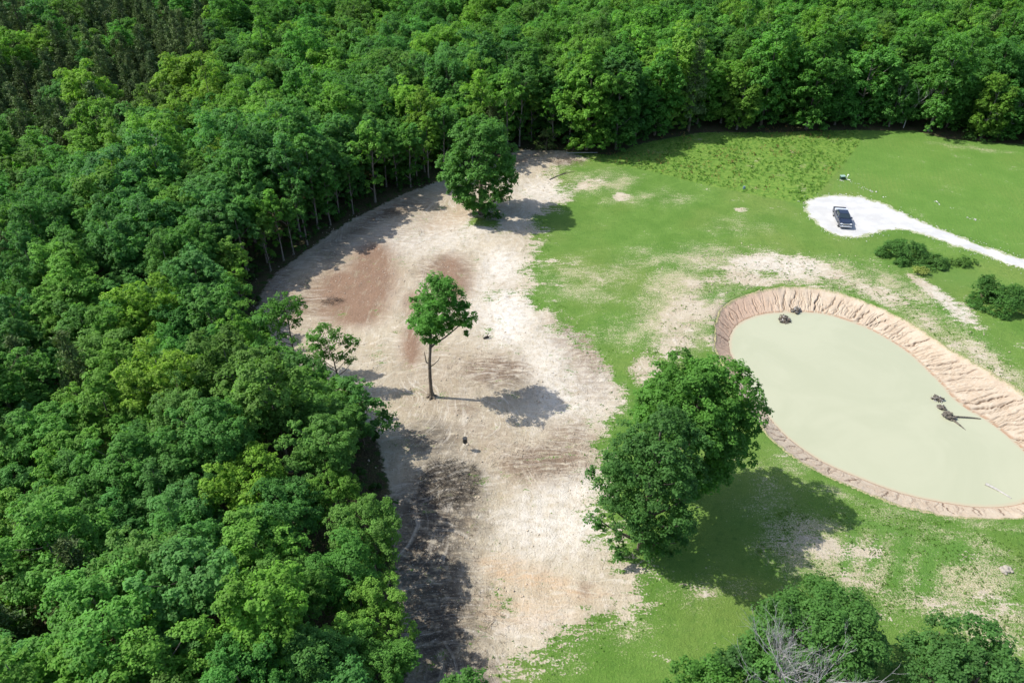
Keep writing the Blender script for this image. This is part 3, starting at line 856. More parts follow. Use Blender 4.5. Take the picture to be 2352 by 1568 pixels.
TINTS = {
    'mid green': (0.096, 0.240, 0.044), 'bright green': (0.138, 0.285, 0.044), 'bluish green': (0.094, 0.238, 0.058), 'deep green': (0.070, 0.190, 0.040),
    'yellow-green': (0.180, 0.325, 0.042), 'olive green': (0.108, 0.222, 0.042), 'dark olive': (0.090, 0.140, 0.046)}

def plant_tree(name, proto, loc, s, rz, tint, label, cat='tree', group=None, sz=None, part='crown'):
    cm, tm = proto[0], proto[1]
    root = empty(name, loc, rz)
    root.scale = (s * fr.uniform(0.9, 1.12), s * fr.uniform(0.9, 1.12), sz if sz else s)
    if len(label.replace(',', '').split()) > 16: label = label[:label.rindex(', beside')]
    tag(root, label, cat, group)
    c = link(part, cm, root)
    c['tint'] = [float(t) for t in tint]
    if tm is not None:
        link('trunk', tm, root)
    return root

def vary(tint, r, a=0.10):
    k = 1 + r.normal(0, a)
    return (tint[0] * k * (1 + r.normal(0, 0.05)), tint[1] * k, tint[2] * k * (1 + r.normal(0, 0.08)))

# ------------------------------------------------------------------ the forest
fr = np.random.default_rng(23)
BAY = [(575, 700), (640, 640), (720, 610), (900, 520), (1050, 470), (1050, 1568), (1050, 1700), (1040, 1568), (990, 1500), (965, 1400), (935, 1300), (940, 1200), (955, 1060), (960, 985), (925, 930), (900, 885), (850, 865), (800, 872), (760, 860), (700, 830), (640, 800), (585, 745)]
BAY = np.array(BAY, float)
def blocks_bay(x, y, scl, pr):
    hs, rs = pr[3] / 16.0 * 1.08, pr[2] / 4.0 * 1.1
    z0 = float(base_z(x, y))
    us, vs2 = [], []
    for dx, hz_ in ((0, 16.2), (3.6, 12.4), (-3.2, 12.8), (2.6, 14.8), (4.1, 10.0), (0, 12.5), (3.0, 13.4)):
        a, b = pix(x + dx * scl * rs, y, z0 + hz_ * scl * hs)
        us.append(float(a)); vs2.append(float(b))
    return bool((sdf(np.array(us), np.array(vs2), BAY) < 0).any())
cand = np.column_stack([fr.uniform(-270, 270, 60000), fr.uniform(4, 330, 60000)])
slantd = np.hypot(cand[:, 1], CAM_H - 12)
ok = np.abs(cand[:, 0]) < 0.74 * slantd + 16
cand = cand[ok]
do = sdf(cand[:, 0], cand[:, 1], OPEN)
ok = do > 0.4
cand, do = cand[ok], do[ok]
cell = {}
trees = []
for (x, y), d in zip(cand, do):
    ku, kv = pix(x, y, base_z(x, y) + 13)
    pine_p = 0.80 * float((ku < 470) and (kv < 330) and (kv < 400 - 0.35 * ku)) + 0.45 * float(ku < 300 and 1150 < kv < 1370) + 0.015
    is_pine = fr.random() < pine_p
    edge_t = d < 4.5 and y > 66 and x < 12 and x > -45
    scl = fr.uniform(0.72, 1.18) * (1.06 if y > 125 else 0.84 if y < 85 else 0.84 + 0.22 * (y - 85) / 40)
    rad = (2.4 if is_pine else (2.0 if edge_t else 3.9)) * scl
    wall_t = d < 9 and y > 112
    pk = int(fr.integers(3)) if (is_pine or edge_t) else int(fr.integers(4)) if wall_t else int(fr.integers(10))
    prt = PINE[pk] if is_pine else EDGE[pk] if edge_t else WALL[pk] if wall_t else PROTO[pk]
    if edge_t: scl *= 0.88
    if d < 7 and y < 62 and not is_pine: scl *= 0.88
    i0, j0 = int(x // 6), int(y // 6)
    bad = False
    for di in (-1, 0, 1):
        for dj in (-1, 0, 1):
            for (qx_, qy_, qr) in cell.get((i0 + di, j0 + dj), ()):
                if (qx_ - x) ** 2 + (qy_ - y) ** 2 < (0.58 * (rad + qr)) ** 2:
                    bad = True
                    break
            if bad: break
        if bad: break
    if bad: continue
    if d > 10 and fr.random() < 0.05: continue
    if y < 105 and d < 26:
        for _k in range(5):
            if not blocks_bay(x, y, scl, prt): break
            scl *= 0.88
        else:
            continue
    cell.setdefault((i0, j0), []).append((x, y, rad))
    trees.append(dict(x=x, y=y, d=d, pine=is_pine, edge=edge_t, s=scl, kv=kv, ku=ku, pr=prt, pk=pk, wall=wall_t))
for t in trees:
    t['z'] = float(base_z(t['x'], t['y'])) - 0.05
    t['slant'] = math.hypot(math.hypot(t['x'], t['y']), CAM_H - t['z'] - 12)
    hh = 15 * t['s']
    u1, v1 = pix(t['x'], t['y'], t['z'] + hh)
    u0, v0 = pix(t['x'], t['y'], t['z'] + hh * 0.5)
    m = FOC * 4.0 / t['slant']
    t['vis'] = (-m < u1 < 2352 + m) and (v1 < 1568 + m * 0.6) and (v0 > -m * 0.5)
    r1 = fr.random()
    n1 = float(fbm(t['x'] / 22, t['y'] / 22, 61, 2))
    if t['pine']:
        t['tn'] = 'dark olive'
    elif r1 < 0.06:
        t['tn'] = 'yellow-green'
    elif r1 < 0.14:
        t['tn'] = 'olive green'
    elif r1 < 0.14 + 0.9 * max(0, n1 - 0.40):
        t['tn'] = 'bluish green'
    elif r1 < 0.36:
        t['tn'] = 'bright green'
    elif r1 < 0.50:
        t['tn'] = 'deep green'
    else:
        t['tn'] = ('mid green', 'mid green', 'bluish green', 'bright green')[int(fr.integers(4))]
    if t['y'] > 140 and t['x'] > -5 and t['tn'] in ('yellow-green', 'bluish green'):
        t['tn'] = 'mid green'
    t['tint'] = vary(TINTS[t['tn']], fr)

LAND = [(at(1105, 490), 'the big round field tree'), (at(990, 912), 'the lone tall tree'), (at(1035, 1105), 'the dark burnt patch'), (at(850, 660), 'the reddish bare soil'),
        (at(1230, 1330), 'the near pale dirt'), (at(1650, 350), 'the weedy meadow'), (at(2150, 340), 'the mown field'), (at(1240, 350), 'the debris corner'), (at(690, 800), 'the two small oaks')]
def where(t):
    x, y, d = t['x'], t['y'], t['d']
    best = min(LAND, key=lambda q: (q[0][0] - x) ** 2 + (q[0][1] - y) ** 2)
    row = 'at forest edge' if d < 4.5 else 'behind forest edge'
    u, v = t['ku'], t['kv']
    nb = min((q for q in trees if q['tn'] != t['tn']), key=lambda q: (q['x'] - x) ** 2 + (q['y'] - y) ** 2)['tn']
    if d < 10:
        return ' ' + row + ' by ' + best[1] + ', beside ' + nb + ' one'
    cu_ = min(6, int(u / 336)) if u > 0 else 0
    rv_ = min(7, max(0, int(v / 196)))
    colw = ('at left border', 'left of soil', 'left of centre', 'near centre', 'right of centre', 'towards right', 'at right border')[cu_]
    roww = ('topmost', 'second band down', 'third band down', 'fourth band down', 'half-way down', 'third band up', 'second band up', 'lowest')[rv_]
    return ', ' + colw + ', ' + roww + ', beside ' + nb + ' one'

def sizeword(t):
    return 'small' if t['s'] < 0.86 else 'mid-sized' if t['s'] < 1.04 else 'large'

vis = sorted([t for t in trees if t['vis'] and not t['pine']], key=lambda t: t['slant'])
vis_p = sorted([t for t in trees if t['vis'] and t['pine']], key=lambda t: t['slant'])
single = vis[:300]
singles = set(id(t) for t in single) | set(id(t) for t in vis_p[:300])
for t in single:
    if t['edge']:
        lab = f"thin {t['tn']} bare-trunked tree{where(t)}"
    else:
        lab = f"{sizeword(t)} {t['tn']} broadleaf tree{where(t)}"
    s = t['s']
    plant_tree('forest_tree', t['pr'], (t['x'], t['y'], t['z']), s, fr.uniform(0, 6.28), t['tint'], lab, group='broadleaf trees of the forest', sz=s * fr.uniform(0.9, 1.1))
for t in vis_p[:300]:
    plant_tree('pine_tree', t['pr'], (t['x'], t['y'], t['z']), t['s'], fr.uniform(0, 6.28), t['tint'], f"{sizeword(t)} dark olive conifer{where(t)}", group='dark conifers in the forest', sz=t['s'] * fr.uniform(0.95, 1.12))
rest = [t for t in trees if id(t) not in singles]
print('forest:', len(trees), 'visible broadleaf', len(vis), 'pines', len(vis_p), 'rest', len(rest), 'far slant', single[-1]['slant'])

# the rest of the wood: one mass drawn by geometry nodes from the same crowns
def make_mass():
    n = len(rest)
    pts = np.array([(t['x'], t['y'], t['z']) for t in rest], np.float32)
    me = bpy.data.meshes.new('far_woods')
    me.vertices.add(n)
    me.vertices.foreach_set('co', pts.ravel())
    a = me.attributes.new('tint', 'FLOAT_COLOR', 'POINT')
    a.data.foreach_set('color', np.array([tuple(t['tint']) + (1.0,) for t in rest], np.float32).ravel())
    kinds = np.array([10 + t['pk'] if t['pine'] else t['pk'] if (t['edge'] or not t['wall']) else 13 + t['pk'] for t in rest], np.int32)
    a = me.attributes.new('kind_no', 'INT', 'POINT')
    a.data.foreach_set('value', kinds)
    a = me.attributes.new('turn', 'FLOAT_VECTOR', 'POINT')
    a.data.foreach_set('vector', np.column_stack([np.zeros(n), np.zeros(n), fr.uniform(0, 6.28, n)]).astype(np.float32).ravel())
    a = me.attributes.new('size', 'FLOAT_VECTOR', 'POINT')
    ss_ = np.array([t['s'] for t in rest])
    a.data.foreach_set('vector', np.column_stack([ss_, ss_, ss_ * fr.uniform(0.9, 1.1, n)]).astype(np.float32).ravel())
    o = link('far_woods', me)
    tag(o, 'closed green canopy of the wood running up to the top of the view', 'woods', kind='stuff')
    ng = bpy.data.node_groups.new('far_woods', 'GeometryNodeTree')
    ng.interface.new_socket('Geometry', in_out='INPUT', socket_type='NodeSocketGeometry')
    ng.interface.new_socket('Geometry', in_out='OUTPUT', socket_type='NodeSocketGeometry')
    gi, go = ng.nodes.new('NodeGroupInput'), ng.nodes.new('NodeGroupOutput')
    def named(nm, ty):
        q = ng.nodes.new('GeometryNodeInputNamedAttribute')
        q.data_type = ty
        q.inputs['Name'].default_value = nm
        return q.outputs['Attribute']
    kno, trn, siz = named('kind_no', 'INT'), named('turn', 'FLOAT_VECTOR'), named('size', 'FLOAT_VECTOR')
    join = ng.nodes.new('GeometryNodeJoinGeometry')
    src = {}
    for ob in bpy.data.objects:
        if ob.type == 'MESH' and ob.parent and ob.name.split('.')[0] in ('crown', 'trunk') and ob.data.name not in src:
            src[ob.data.name] = ob
    for k in range(17):
        pr = PROTO[k] if k < 10 else PINE[k - 10] if k < 13 else WALL[k - 13]
        if pr[0].name not in src: continue
        j2 = ng.nodes.new('GeometryNodeJoinGeometry')
        for mesh_ in pr[:2]:
            oi = ng.nodes.new('GeometryNodeObjectInfo')
            oi.inputs['Object'].default_value = src[mesh_.name]
            ng.links.new(oi.outputs['Geometry'], j2.inputs[0])
        cmp = ng.nodes.new('FunctionNodeCompare')
        cmp.data_type = 'INT'
        cmp.operation = 'EQUAL'
        ng.links.new(kno, cmp.inputs['A'] if cmp.inputs['A'].type == 'INT' else cmp.inputs[2])
        (cmp.inputs[3]).default_value = k
        ip = ng.nodes.new('GeometryNodeInstanceOnPoints')
        ng.links.new(gi.outputs[0], ip.inputs['Points'])
        ng.links.new(cmp.outputs[0], ip.inputs['Selection'])
        ng.links.new(j2.outputs[0], ip.inputs['Instance'])
        rot = ng.nodes.new('FunctionNodeEulerToRotation')
        ng.links.new(trn, rot.inputs[0])
        ng.links.new(rot.outputs[0], ip.inputs['Rotation'])
        ng.links.new(siz, ip.inputs['Scale'])
        ng.links.new(ip.outputs[0], join.inputs[0])
    ng.links.new(join.outputs[0], go.inputs[0])
    md = o.modifiers.new('woods', 'NODES')
    md.node_group = ng
make_mass()

# ------------------------------------------------------------------ named trees
def special(name, puffs, uv, tint, label, trunk, cat='tree', mat=None, **kw):
    x, y = at(*uv)
    root = empty(name, (x, y, gz(x, y)))
    tag(root, label, cat)
    c = link('crown', crown_mesh('crown', puffs, mat, **kw), root)
    c['tint'] = list(tint)
    if trunk is not None:
        link('trunk', trunk, root)
    return root

# big round tree at the head of the clearing
r = np.random.default_rng(1)
pf = []
for i in range(170):
    z = r.uniform(0.03, 1.0)
    prof_ = (math.sin(math.pi * min(1, z * 0.90 + 0.06))) ** 0.55
    th = i * 2.39996 + r.normal(0, 0.2)
    q = 6.0 * prof_ * r.uniform(0.72, 0.98) * (1 + 0.08 * math.sin(3 * th + 7 * z))
    pf.append((q * math.cos(th), q * math.sin(th), 1.5 + 14.3 * z, r.uniform(1.0, 1.6)))
for i in range(8):
    pf.append((r.normal(0, 1.2), r.normal(0, 1.2), r.uniform(12.5, 16.0), 1.3))
special('field_tree', pf, (1106, 492), (0.092, 0.220, 0.044), 'big egg-shaped dark green tree standing alone at the head of the clearing',
        trunk_mesh('trunk', 16.8, pf, 0.5, M_BARK, 5, n_limb=14, fork=0.2), k_sub=7.0, size=(0.18, 0.30), n_leaf=24)

# lone tall tree on bare soil
pf = [(-0.4, 0, 14.6, 1.15), (0.7, 0.3, 14.3, 1.2), (-1.2, -0.2, 13.4, 1.15), (1.2, 0, 13.1, 1.2), (0.1, -0.6, 13.2, 1.3), (0.2, 0.7, 13.2, 1.2), (-1.7, 0.2, 12.1, 1.2), (-0.4, -0.7, 12.0, 1.3),
      (0.9, -0.4, 11.9, 1.3), (1.4, 0.5, 11.8, 1.1), (-0.6, 0.8, 11.9, 1.2), (-1.6, -0.2, 10.8, 1.15), (-0.2, -0.5, 10.7, 1.2), (0.9, 0.1, 10.6, 1.1), (-2.6, 0, 10.5, 0.75), (-3.0, 0.1, 10.2, 0.45),
      (-1.1, 0.3, 9.7, 0.9), (0.2, 0.1, 9.5, 0.9), (-0.2, 0, 8.7, 0.75), (0.5, -0.1, 8.9, 0.6), (-1.5, 0.1, 9.3, 0.5),
      (3.2, 0.1, 12.0, 0.8), (3.9, 0, 11.4, 0.85), (3.1, -0.2, 11.0, 0.9), (2.5, 0.2, 10.6, 0.8), (3.7, 0.1, 10.4, 0.75), (4.2, 0, 10.8, 0.6), (3.2, 0, 9.9, 0.6), (3.6, -0.1, 9.5, 0.45), (2.2, 0.1, 9.9, 0.6), (2.9, 0.4, 11.6, 0.7), (2.0, 0, 11.3, 0.6)]
pf = [(a, b * 2.6 + (0.9 if i_ % 3 == 0 else -0.9 if i_ % 3 == 1 else 0.0) * (1.0 if abs(a) < 2 else 0.5), c_, d_) for i_, (a, b, c_, d_) in enumerate(pf)]
pf += [(0.2, 0.2, 7.7, 0.5), (-0.6, 0.0, 7.9, 0.6), (-0.5, 0.2, 15.4, 0.7), (0.5, -0.2, 15.3, 0.7), (-0.9, 0.2, 8.9, 0.8), (0.4, 0.3, 9.3, 0.9), (-1.6, -0.2, 11.6, 1.1), (0.6, 0.0, 12.6, 1.2), (-0.8, 0.0, 11.0, 1.2), (0.9, -0.3, 9.8, 0.9), (1.6, 0.1, 10.8, 0.8), (-2.0, 0.1, 11.2, 0.8), (0.0, 0, 15.2, 0.8), (1.9, 0.2, 12.4, 0.7), (-0.1, 0.2, 8.3, 0.6)]
pf = [(a * (1.5 if c_ > 12.2 and a < 2.3 else 1.0), b, c_, d_ * (1.15 if c_ > 12.2 and a < 2.3 else 1.0)) for a, b, c_, d_ in pf]
pf = [((a if a > 0 else a * 0.80) + 0.0075 * c_ * c_, b, c_ + (0.3 if c_ > 13 else 0), d_ * 1.06) for a, b, c_, d_ in pf]
T_ = Tubes()
zz = np.array([-0.4, 0.0, 0.35, 1.2, 3, 5, 7, 9, 11, 13, 14.6])
T_.add(np.column_stack([0.0075 * zz * zz + np.array([0.1, 0.08, 0.05, 0.0, -0.04, -0.08, -0.05, -0.08, -0.1, -0.05, 0.0]), np.zeros(11), zz]),
       [0.46, 0.38, 0.27, 0.215, 0.20, 0.185, 0.165, 0.135, 0.10, 0.06, 0.025], 10)
for a in range(6):
    th = a * 1.05 + 0.3
    T_.add([(0.2 * math.cos(th), 0.2 * math.sin(th), 0.25), (0.55 * math.cos(th), 0.55 * math.sin(th), 0.06), (0.9 * math.cos(th), 0.9 * math.sin(th), -0.1)], [0.16, 0.12, 0.04], 5)
lone = special('lone_tree', pf, (991, 911), (0.085, 0.225, 0.036), 'tall slender tree with bare trunk and small crown alone on bare soil', T_.mesh('trunk', M_BARK), k_sub=10.5, size=(0.13, 0.22), n_leaf=30)
for pts, rad in (([(0, 0, 7.2), (0.5, 0, 7.8), (1.5, 0, 8.6), (2.5, 0, 9.7), (3.4, 0, 10.8), (3.7, 0, 11.6)], [0.12, 0.10, 0.085, 0.07, 0.05, 0.03]),
                 ([(0, 0, 8.1), (0.6, 0.05, 8.8), (1.2, 0.1, 9.4), (2.0, 0.1, 10.4)], [0.08, 0.06, 0.05, 0.03]),
                 ([(-0.1, 0, 5.0), (-0.45, 0, 5.1), (-0.55, 0, 5.7), (-0.7, 0, 6.6)], [0.08, 0.075, 0.06, 0.03]),
                 ([(0, 0, 4.5), (0.4, 0, 4.8), (0.9, 0, 5.4), (1.1, 0, 5.9)], [0.06, 0.05, 0.035, 0.02]),
                 ([(-0.1, 0, 8.6), (-1.0, 0, 9.5), (-2.0, 0, 10.2), (-2.9, 0, 10.4)], [0.08, 0.06, 0.05, 0.02]),
                 ([(-0.1, 0, 10), (0.6, -0.3, 11.2), (1.1, -0.1, 12.6)], [0.08, 0.06, 0.03]),
                 ([(-0.1, 0, 10.4), (-0.9, 0.2, 11.6), (-1.4, 0.1, 12.8)], [0.08, 0.06, 0.03])):
    tb = Tubes()
    tb.add([(a + 0.0075 * c_ * c_, b, c_) for a, b, c_ in pts], rad, 6)
    link('limb', tb.mesh('limb', M_BARK), lone)

# the two trees beside the pond
r = np.random.default_rng(2)
pf = crown_puffs(17.8, 6.8, 5.3, 80, 12, -0.7, pr=(1.1, 1.7), lobes=0.12)
pf += [(2.0, -1.0, 5.0, 1.3), (3.4, -0.6, 6.0, 1.3), (3.0, 0.6, 4.4, 1.2), (1.0, -2.2, 3.4, 1.2), (4.2, -0.4, 7.6, 1.2), (2.2, -2.0, 6.4, 1.3), (1.6, 0.2, 3.0, 1.0), (-4.8, -1.0, 12.0, 1.3), (-5.2, -0.5, 10.6, 1.1), (4.6, -1.5, 8.6, 1.2), (4.9, -2.0, 7.4, 0.9), (5.4, 0.5, 11.8, 1.2), (5.0, 1.0, 9.5, 1.2), (-1.5, -3.6, 7.2, 1.4), (0.6, -3.4, 6.4, 1.3), (1.5, -4.0, 8.0, 1.4), (-2.2, -2.8, 5.4, 1.2), (0, -3, 4.6, 1.1)]
special('pondside_tree', pf, (1560, 1145), (0.088, 0.215, 0.034), 'larger of the two big dark trees beside the pond, bright green on one side',
        trunk_mesh('trunk', 18.5, pf, 0.5, M_BARK, 71, n_limb=18, fork=0.25), k_sub=8.5, size=(0.14, 0.24), n_leaf=30)
pf = crown_puffs(17.0, 7.2, 4.5, 66, 13, -0.8, pr=(0.9, 1.5), lobes=0.2)
pf += [(-3.4, -0.6, 6.8, 0.9), (-3.0, -0.2, 5.6, 0.9), (-2.2, -1.0, 4.8, 1.1), (-4.6, -0.4, 4.8, 0.75), (-4.9, -0.3, 4.0, 0.7), (-4.3, -0.5, 3.6, 0.5), (-2.9, -1.6, 2.9, 0.85), (-2.3, -1.9, 2.0, 0.8), (-2.7, -2.0, 1.3, 0.5), (-0.6, -2.0, 4.0, 1.2), (0.6, -2.0, 3.0, 1.2), (0.4, -1.8, 1.8, 1.0),
       (1.6, -1.6, 3.6, 1.3), (1.8, -1.0, 5.4, 1.3), (-1.0, -2.2, 5.8, 1.2), (1.0, -2.4, 6.2, 1.2), (2.6, -0.6, 7.2, 1.2), (3.0, -0.8, 4.6, 1.1), (1.6, -2.1, 1.6, 0.9), (2.6, -1.4, 2.6, 1.0)]
special('pondside_tree', pf, (1474, 1262), (0.066, 0.160, 0.036), 'looser dark tree with drooping low branches over soil, nearer of the two pondside trees',
        trunk_mesh('trunk', 17.5, pf, 0.42, M_BARK, 72, n_limb=30, fork=0.12), k_sub=7.5, size=(0.13, 0.23), n_leaf=27)

# two small oaks at the forest edge
pf = [(0, 0, 10.3, 0.9), (0.9, 0, 10.0, 0.9), (-0.8, 0, 9.6, 1.0), (1.6, 0, 9.2, 0.8), (-1.8, 0.2, 8.8, 1.0), (0.4, -0.4, 9.0, 1.1), (1.4, 0.1, 8.0, 0.8), (-0.8, -0.4, 8.2, 1.1), (-2.4, 0, 7.6, 1.0), (-1.4, 0.2, 7.0, 1.0), (0.5, 0, 7.2, 0.9), (-2.6, -0.3, 6.4, 0.9), (-1.0, 0, 5.8, 0.8), (1.9, 0, 10.1, 0.6), (-3.0, 0.2, 5.4, 0.8)]
pf = [(a, b, c_, d_ * 1.22) for a, b, c_, d_ in pf]
special('small_oak', pf, (684, 852), (0.077, 0.200, 0.027), 'small airy oak leaning over the tan soil at the forest edge, farther of the two',
        trunk_mesh('trunk', 10.5, pf, 0.15, M_BARK, 81, n_limb=12, fork=0.3), k_sub=9.0, size=(0.13, 0.21), n_leaf=24)
pf = [(-0.6, 0, 8.2, 0.9), (0.4, 0, 8.0, 0.8), (-1.6, 0.2, 7.4, 1.0), (0.1, -0.2, 7.0, 1.0), (1.9, 0, 7.4, 0.5), (2.4, 0, 6.7, 0.7), (1.7, 0.1, 6.5, 0.6), (-2.4, 0, 6.5, 1.0), (-1.0, -0.3, 6.2, 1.1), (-2.2, 0.1, 5.3, 0.9), (-0.4, 0, 5.2, 0.9), (0.6, 0, 4.9, 0.6), (1.4, 0, 4.4, 0.55), (2.0, 0, 4.0, 0.55), (-1.6, 0, 4.3, 0.8), (2.1, 0.1, 5.9, 0.5)]
pf = [(a, b, c_, d_ * 1.2) for a, b, c_, d_ in pf]
special('small_oak', pf, (780, 893), (0.083, 0.210, 0.030), 'small open oak with a forked right branch, nearer of the two on the forest edge',
        trunk_mesh('trunk', 8.2, pf, 0.13, M_BARK, 82, n_limb=14, fork=0.3), k_sub=9.0, size=(0.13, 0.21), n_leaf=24)
for k, (u_, v_, H_, R_, lab_) in enumerate(((590, 872, 10.2, 3.0, 'left of the farther small oak'), (650, 905, 8.8, 2.8, 'below the farther small oak'), (708, 940, 8.4, 2.7, 'between the two small oaks'),
                                            (772, 975, 8.0, 2.8, 'just in front of the nearer small oak'), (836, 1020, 9.4, 3.0, 'nearer than the two small oaks'))):
    pf = crown_puffs(H_, H_ * 0.46, R_, 22, 400 + k, -0.8, pr=(0.7, 1.2))
    special('young_tree', pf, (u_, v_), ((0.084, 0.215, 0.038), (0.096, 0.232, 0.044), (0.078, 0.195, 0.040), (0.10, 0.24, 0.042), (0.082, 0.205, 0.046))[k], 'bushy young tree at the forest edge ' + lab_,
            trunk_mesh('trunk', H_, pf, 0.11, M_BARK, 410 + k, n_limb=6), k_sub=8.5, size=(0.14, 0.24), n_leaf=26)
# saplings seen dark against the soil at the edge
pf = [(0, 0, 11.5, 0.7), (0.3, 0, 10.6, 0.7), (-0.5, 0.2, 10.0, 0.7), (0.5, 0, 9.2, 0.6), (-0.2, 0, 8.2, 0.5), (0.3, 0.2, 7.0, 0.5)]
special('sapling', pf, (566, 850), (0.062, 0.169, 0.027), 'slim sapling beside the tan soil left of the two small oaks', trunk_mesh('trunk', 11.5, pf, 0.09, M_BARK, 83, n_limb=5), k_sub=7.0, size=(0.17, 0.28))

# big tree with branches hanging to the ground at the meadow corner
pf = crown_puffs(17.5, 6.5, 5.6, 48, 14, -0.7, pr=(1.1, 1.8), lobes=0.2)
pf += [(-0.5, -4.4, 5.5, 1.4), (0.4, -5.0, 4.0, 1.3), (1.2, -5.4, 2.6, 1.1), (1.7, -5.8, 1.4, 0.8), (-1.4, -4.8, 3.2, 1.1), (2.6, -4.8, 3.4, 1.2), (-2.8, -4.2, 2.4, 1.3), (3.6, -4.0, 4.6, 1.2), (-0.2, -5.2, 1.6, 1.0)]
special('drooping_tree', pf, (1415, 318), (0.064, 0.165, 0.040), 'large deep green tree at the forest edge with branches sweeping to the meadow corner',
        trunk_mesh('trunk', 17.5, pf, 0.42, M_BARK, 84, n_limb=18, fork=0.2), k_sub=6.2, size=(0.26, 0.42))

# trees cut by the lower right border
pf = crown_puffs(9.5, 4.8, 4.9, 66, 15, -0.5, pr=(1.0, 1.6), lobes=0.14)
special('round_tree', pf, (1842, 1560), (0.080, 0.190, 0.040), 'broad dense tree behind the bare dead tree in front of the pond',
        trunk_mesh('trunk', 9.3, pf, 0.32, M_BARK, 85, n_limb=16, fork=0.2), k_sub=9.0, size=(0.12, 0.21), n_leaf=30)
pf = crown_puffs(8.6, 4.2, 4.7, 54, 16, -0.5, pr=(0.9, 1.5), lobes=0.16)
pf += [(-1.6, 2.3, 8.0, 0.6), (-1.7, 2.4, 8.6, 0.4)]
special('round_tree', pf, (2185, 1640), (0.070, 0.170, 0.040), 'broad dark tree right of the bare dead tree, its top nearest the straw-coloured grass',
        trunk_mesh('trunk', 8.2, pf, 0.3, M_BARK, 86, n_limb=14, fork=0.2), k_sub=9.0, size=(0.12, 0.21), n_leaf=30)
pf = crown_puffs(6.6, 3.0, 2.7, 24, 17, -0.5, pr=(0.8, 1.2))
special('young_tree', pf, (1600, 1650), (0.088, 0.215, 0.037), 'small bright green tree left of the bare dead tree, on the lawn', trunk_mesh('trunk', 6.4, pf, 0.14, M_BARK, 87, n_limb=8), k_sub=9.0, size=(0.12, 0.21), n_leaf=30)
pf = crown_puffs(4.5, 2.0, 2.0, 14, 18, -0.5, pr=(0.7, 1.0))
special('young_tree', pf, (2010, 1690), (0.077, 0.200, 0.037), 'low green tree between the bare dead tree and the broad dark tree', trunk_mesh('trunk', 4.3, pf, 0.1, M_BARK, 88, n_limb=5), k_sub=9.0, size=(0.12, 0.21), n_leaf=30)
pf = crown_puffs(6.0, 2.6, 2.6, 18, 19, -0.5, pr=(0.8, 1.2))
special('round_tree', pf, (1690, 1610), (0.060, 0.150, 0.035), 'smaller dense tree between the bright young tree and the bare dead tree', trunk_mesh('trunk', 5.6, pf, 0.14, M_BARK, 89, n_limb=6), k_sub=9.0, size=(0.12, 0.21), n_leaf=30)

# bare dead trees
def dead_tree(seed, H, spread, depth=5, r0=0.16, fans=7):
    r = np.random.default_rng(seed)
    trunk, boughs = Tubes(), []
    trunk.add([(0, 0, -0.3), (0.05, 0, H * 0.12), (0, 0.05, H * 0.3)], [r0, r0 * 0.85, r0 * 0.7], 7)
    def grow(tb, p, d, L, rad, lev):
        n = 4
        pts = [p]
        dd = d.copy()
        for k in range(n):
            dd = dd + r.normal(0, 0.10, 3) + np.array([0, 0, 0.04])
            dd /= np.linalg.norm(dd)
            pts.append(pts[-1] + dd * L / n)
        tb.add(np.array(pts), np.linspace(rad, rad * 0.5, n + 1), 5 if lev > 2 else 3)
        if lev == 0: return
        for k in range(int(r.integers(2, 5))):
            t = r.uniform(0.35, 1.0)
            q = pts[min(n, int(t * n) + 1)] if t < 0.95 else pts[-1]
            e = dd + r.normal(0, 0.32, 3) + np.array([0, 0, 0.10])
            e /= np.linalg.norm(e)
            grow(tb, np.array(q), e, L * r.uniform(0.5, 0.8), rad * 0.55, lev - 1)
    for k in range(fans):
        th = k * 2.4 + r.normal(0, 0.3)
        tilt = r.uniform(0.25, spread)
        d = np.array([math.cos(th) * math.sin(tilt), math.sin(th) * math.sin(tilt), math.cos(tilt)])
        tb = Tubes()
        grow(tb, np.array([0, 0.03, H * r.uniform(0.12, 0.3)]), d, H * r.uniform(0.36, 0.5), r0 * 0.6, depth - 1)
        boughs.append(tb)
    return trunk, boughs

def snag(name, base, H, seed, label, mat=M_DEAD):
    r = np.random.default_rng(seed)
    root = empty(name, base)
    tag(root, label, 'dead tree')
    tb = Tubes()
    zs = np.linspace(-0.3, H, 8)
    pth = np.column_stack([r.normal(0, 0.08, 8).cumsum(), r.normal(0, 0.08, 8).cumsum(), zs])
    pth[:2, :2] = 0
    tb.add(pth, np.linspace(0.18, 0.02, 8), 6)
    link('trunk', tb.mesh('trunk', mat), root)
    for k in range(13):
        z = H * r.uniform(0.55, 0.95)
        th, L = k * 2.4, r.uniform(0.8, 2.0)
        p0 = np.array([np.interp(z, zs, pth[:, 0]), np.interp(z, zs, pth[:, 1]), z])
        d = np.array([math.cos(th), math.sin(th), 0.9])
        bt = Tubes()
        bt.add(curve3(p0, p0 + d * L, (0, 0, -0.1), 5), np.linspace(0.05, 0.012, 5), 4)
        for q in range(3):
            a_ = p0 + d * L * r.uniform(0.3, 0.9)
            bt.add([a_, a_ + (d * 0.5 + r.normal(0, 0.5, 3)) * 0.7], [0.025, 0.008], 3)
        link('bough', bt.mesh('bough', mat), root)
    return root

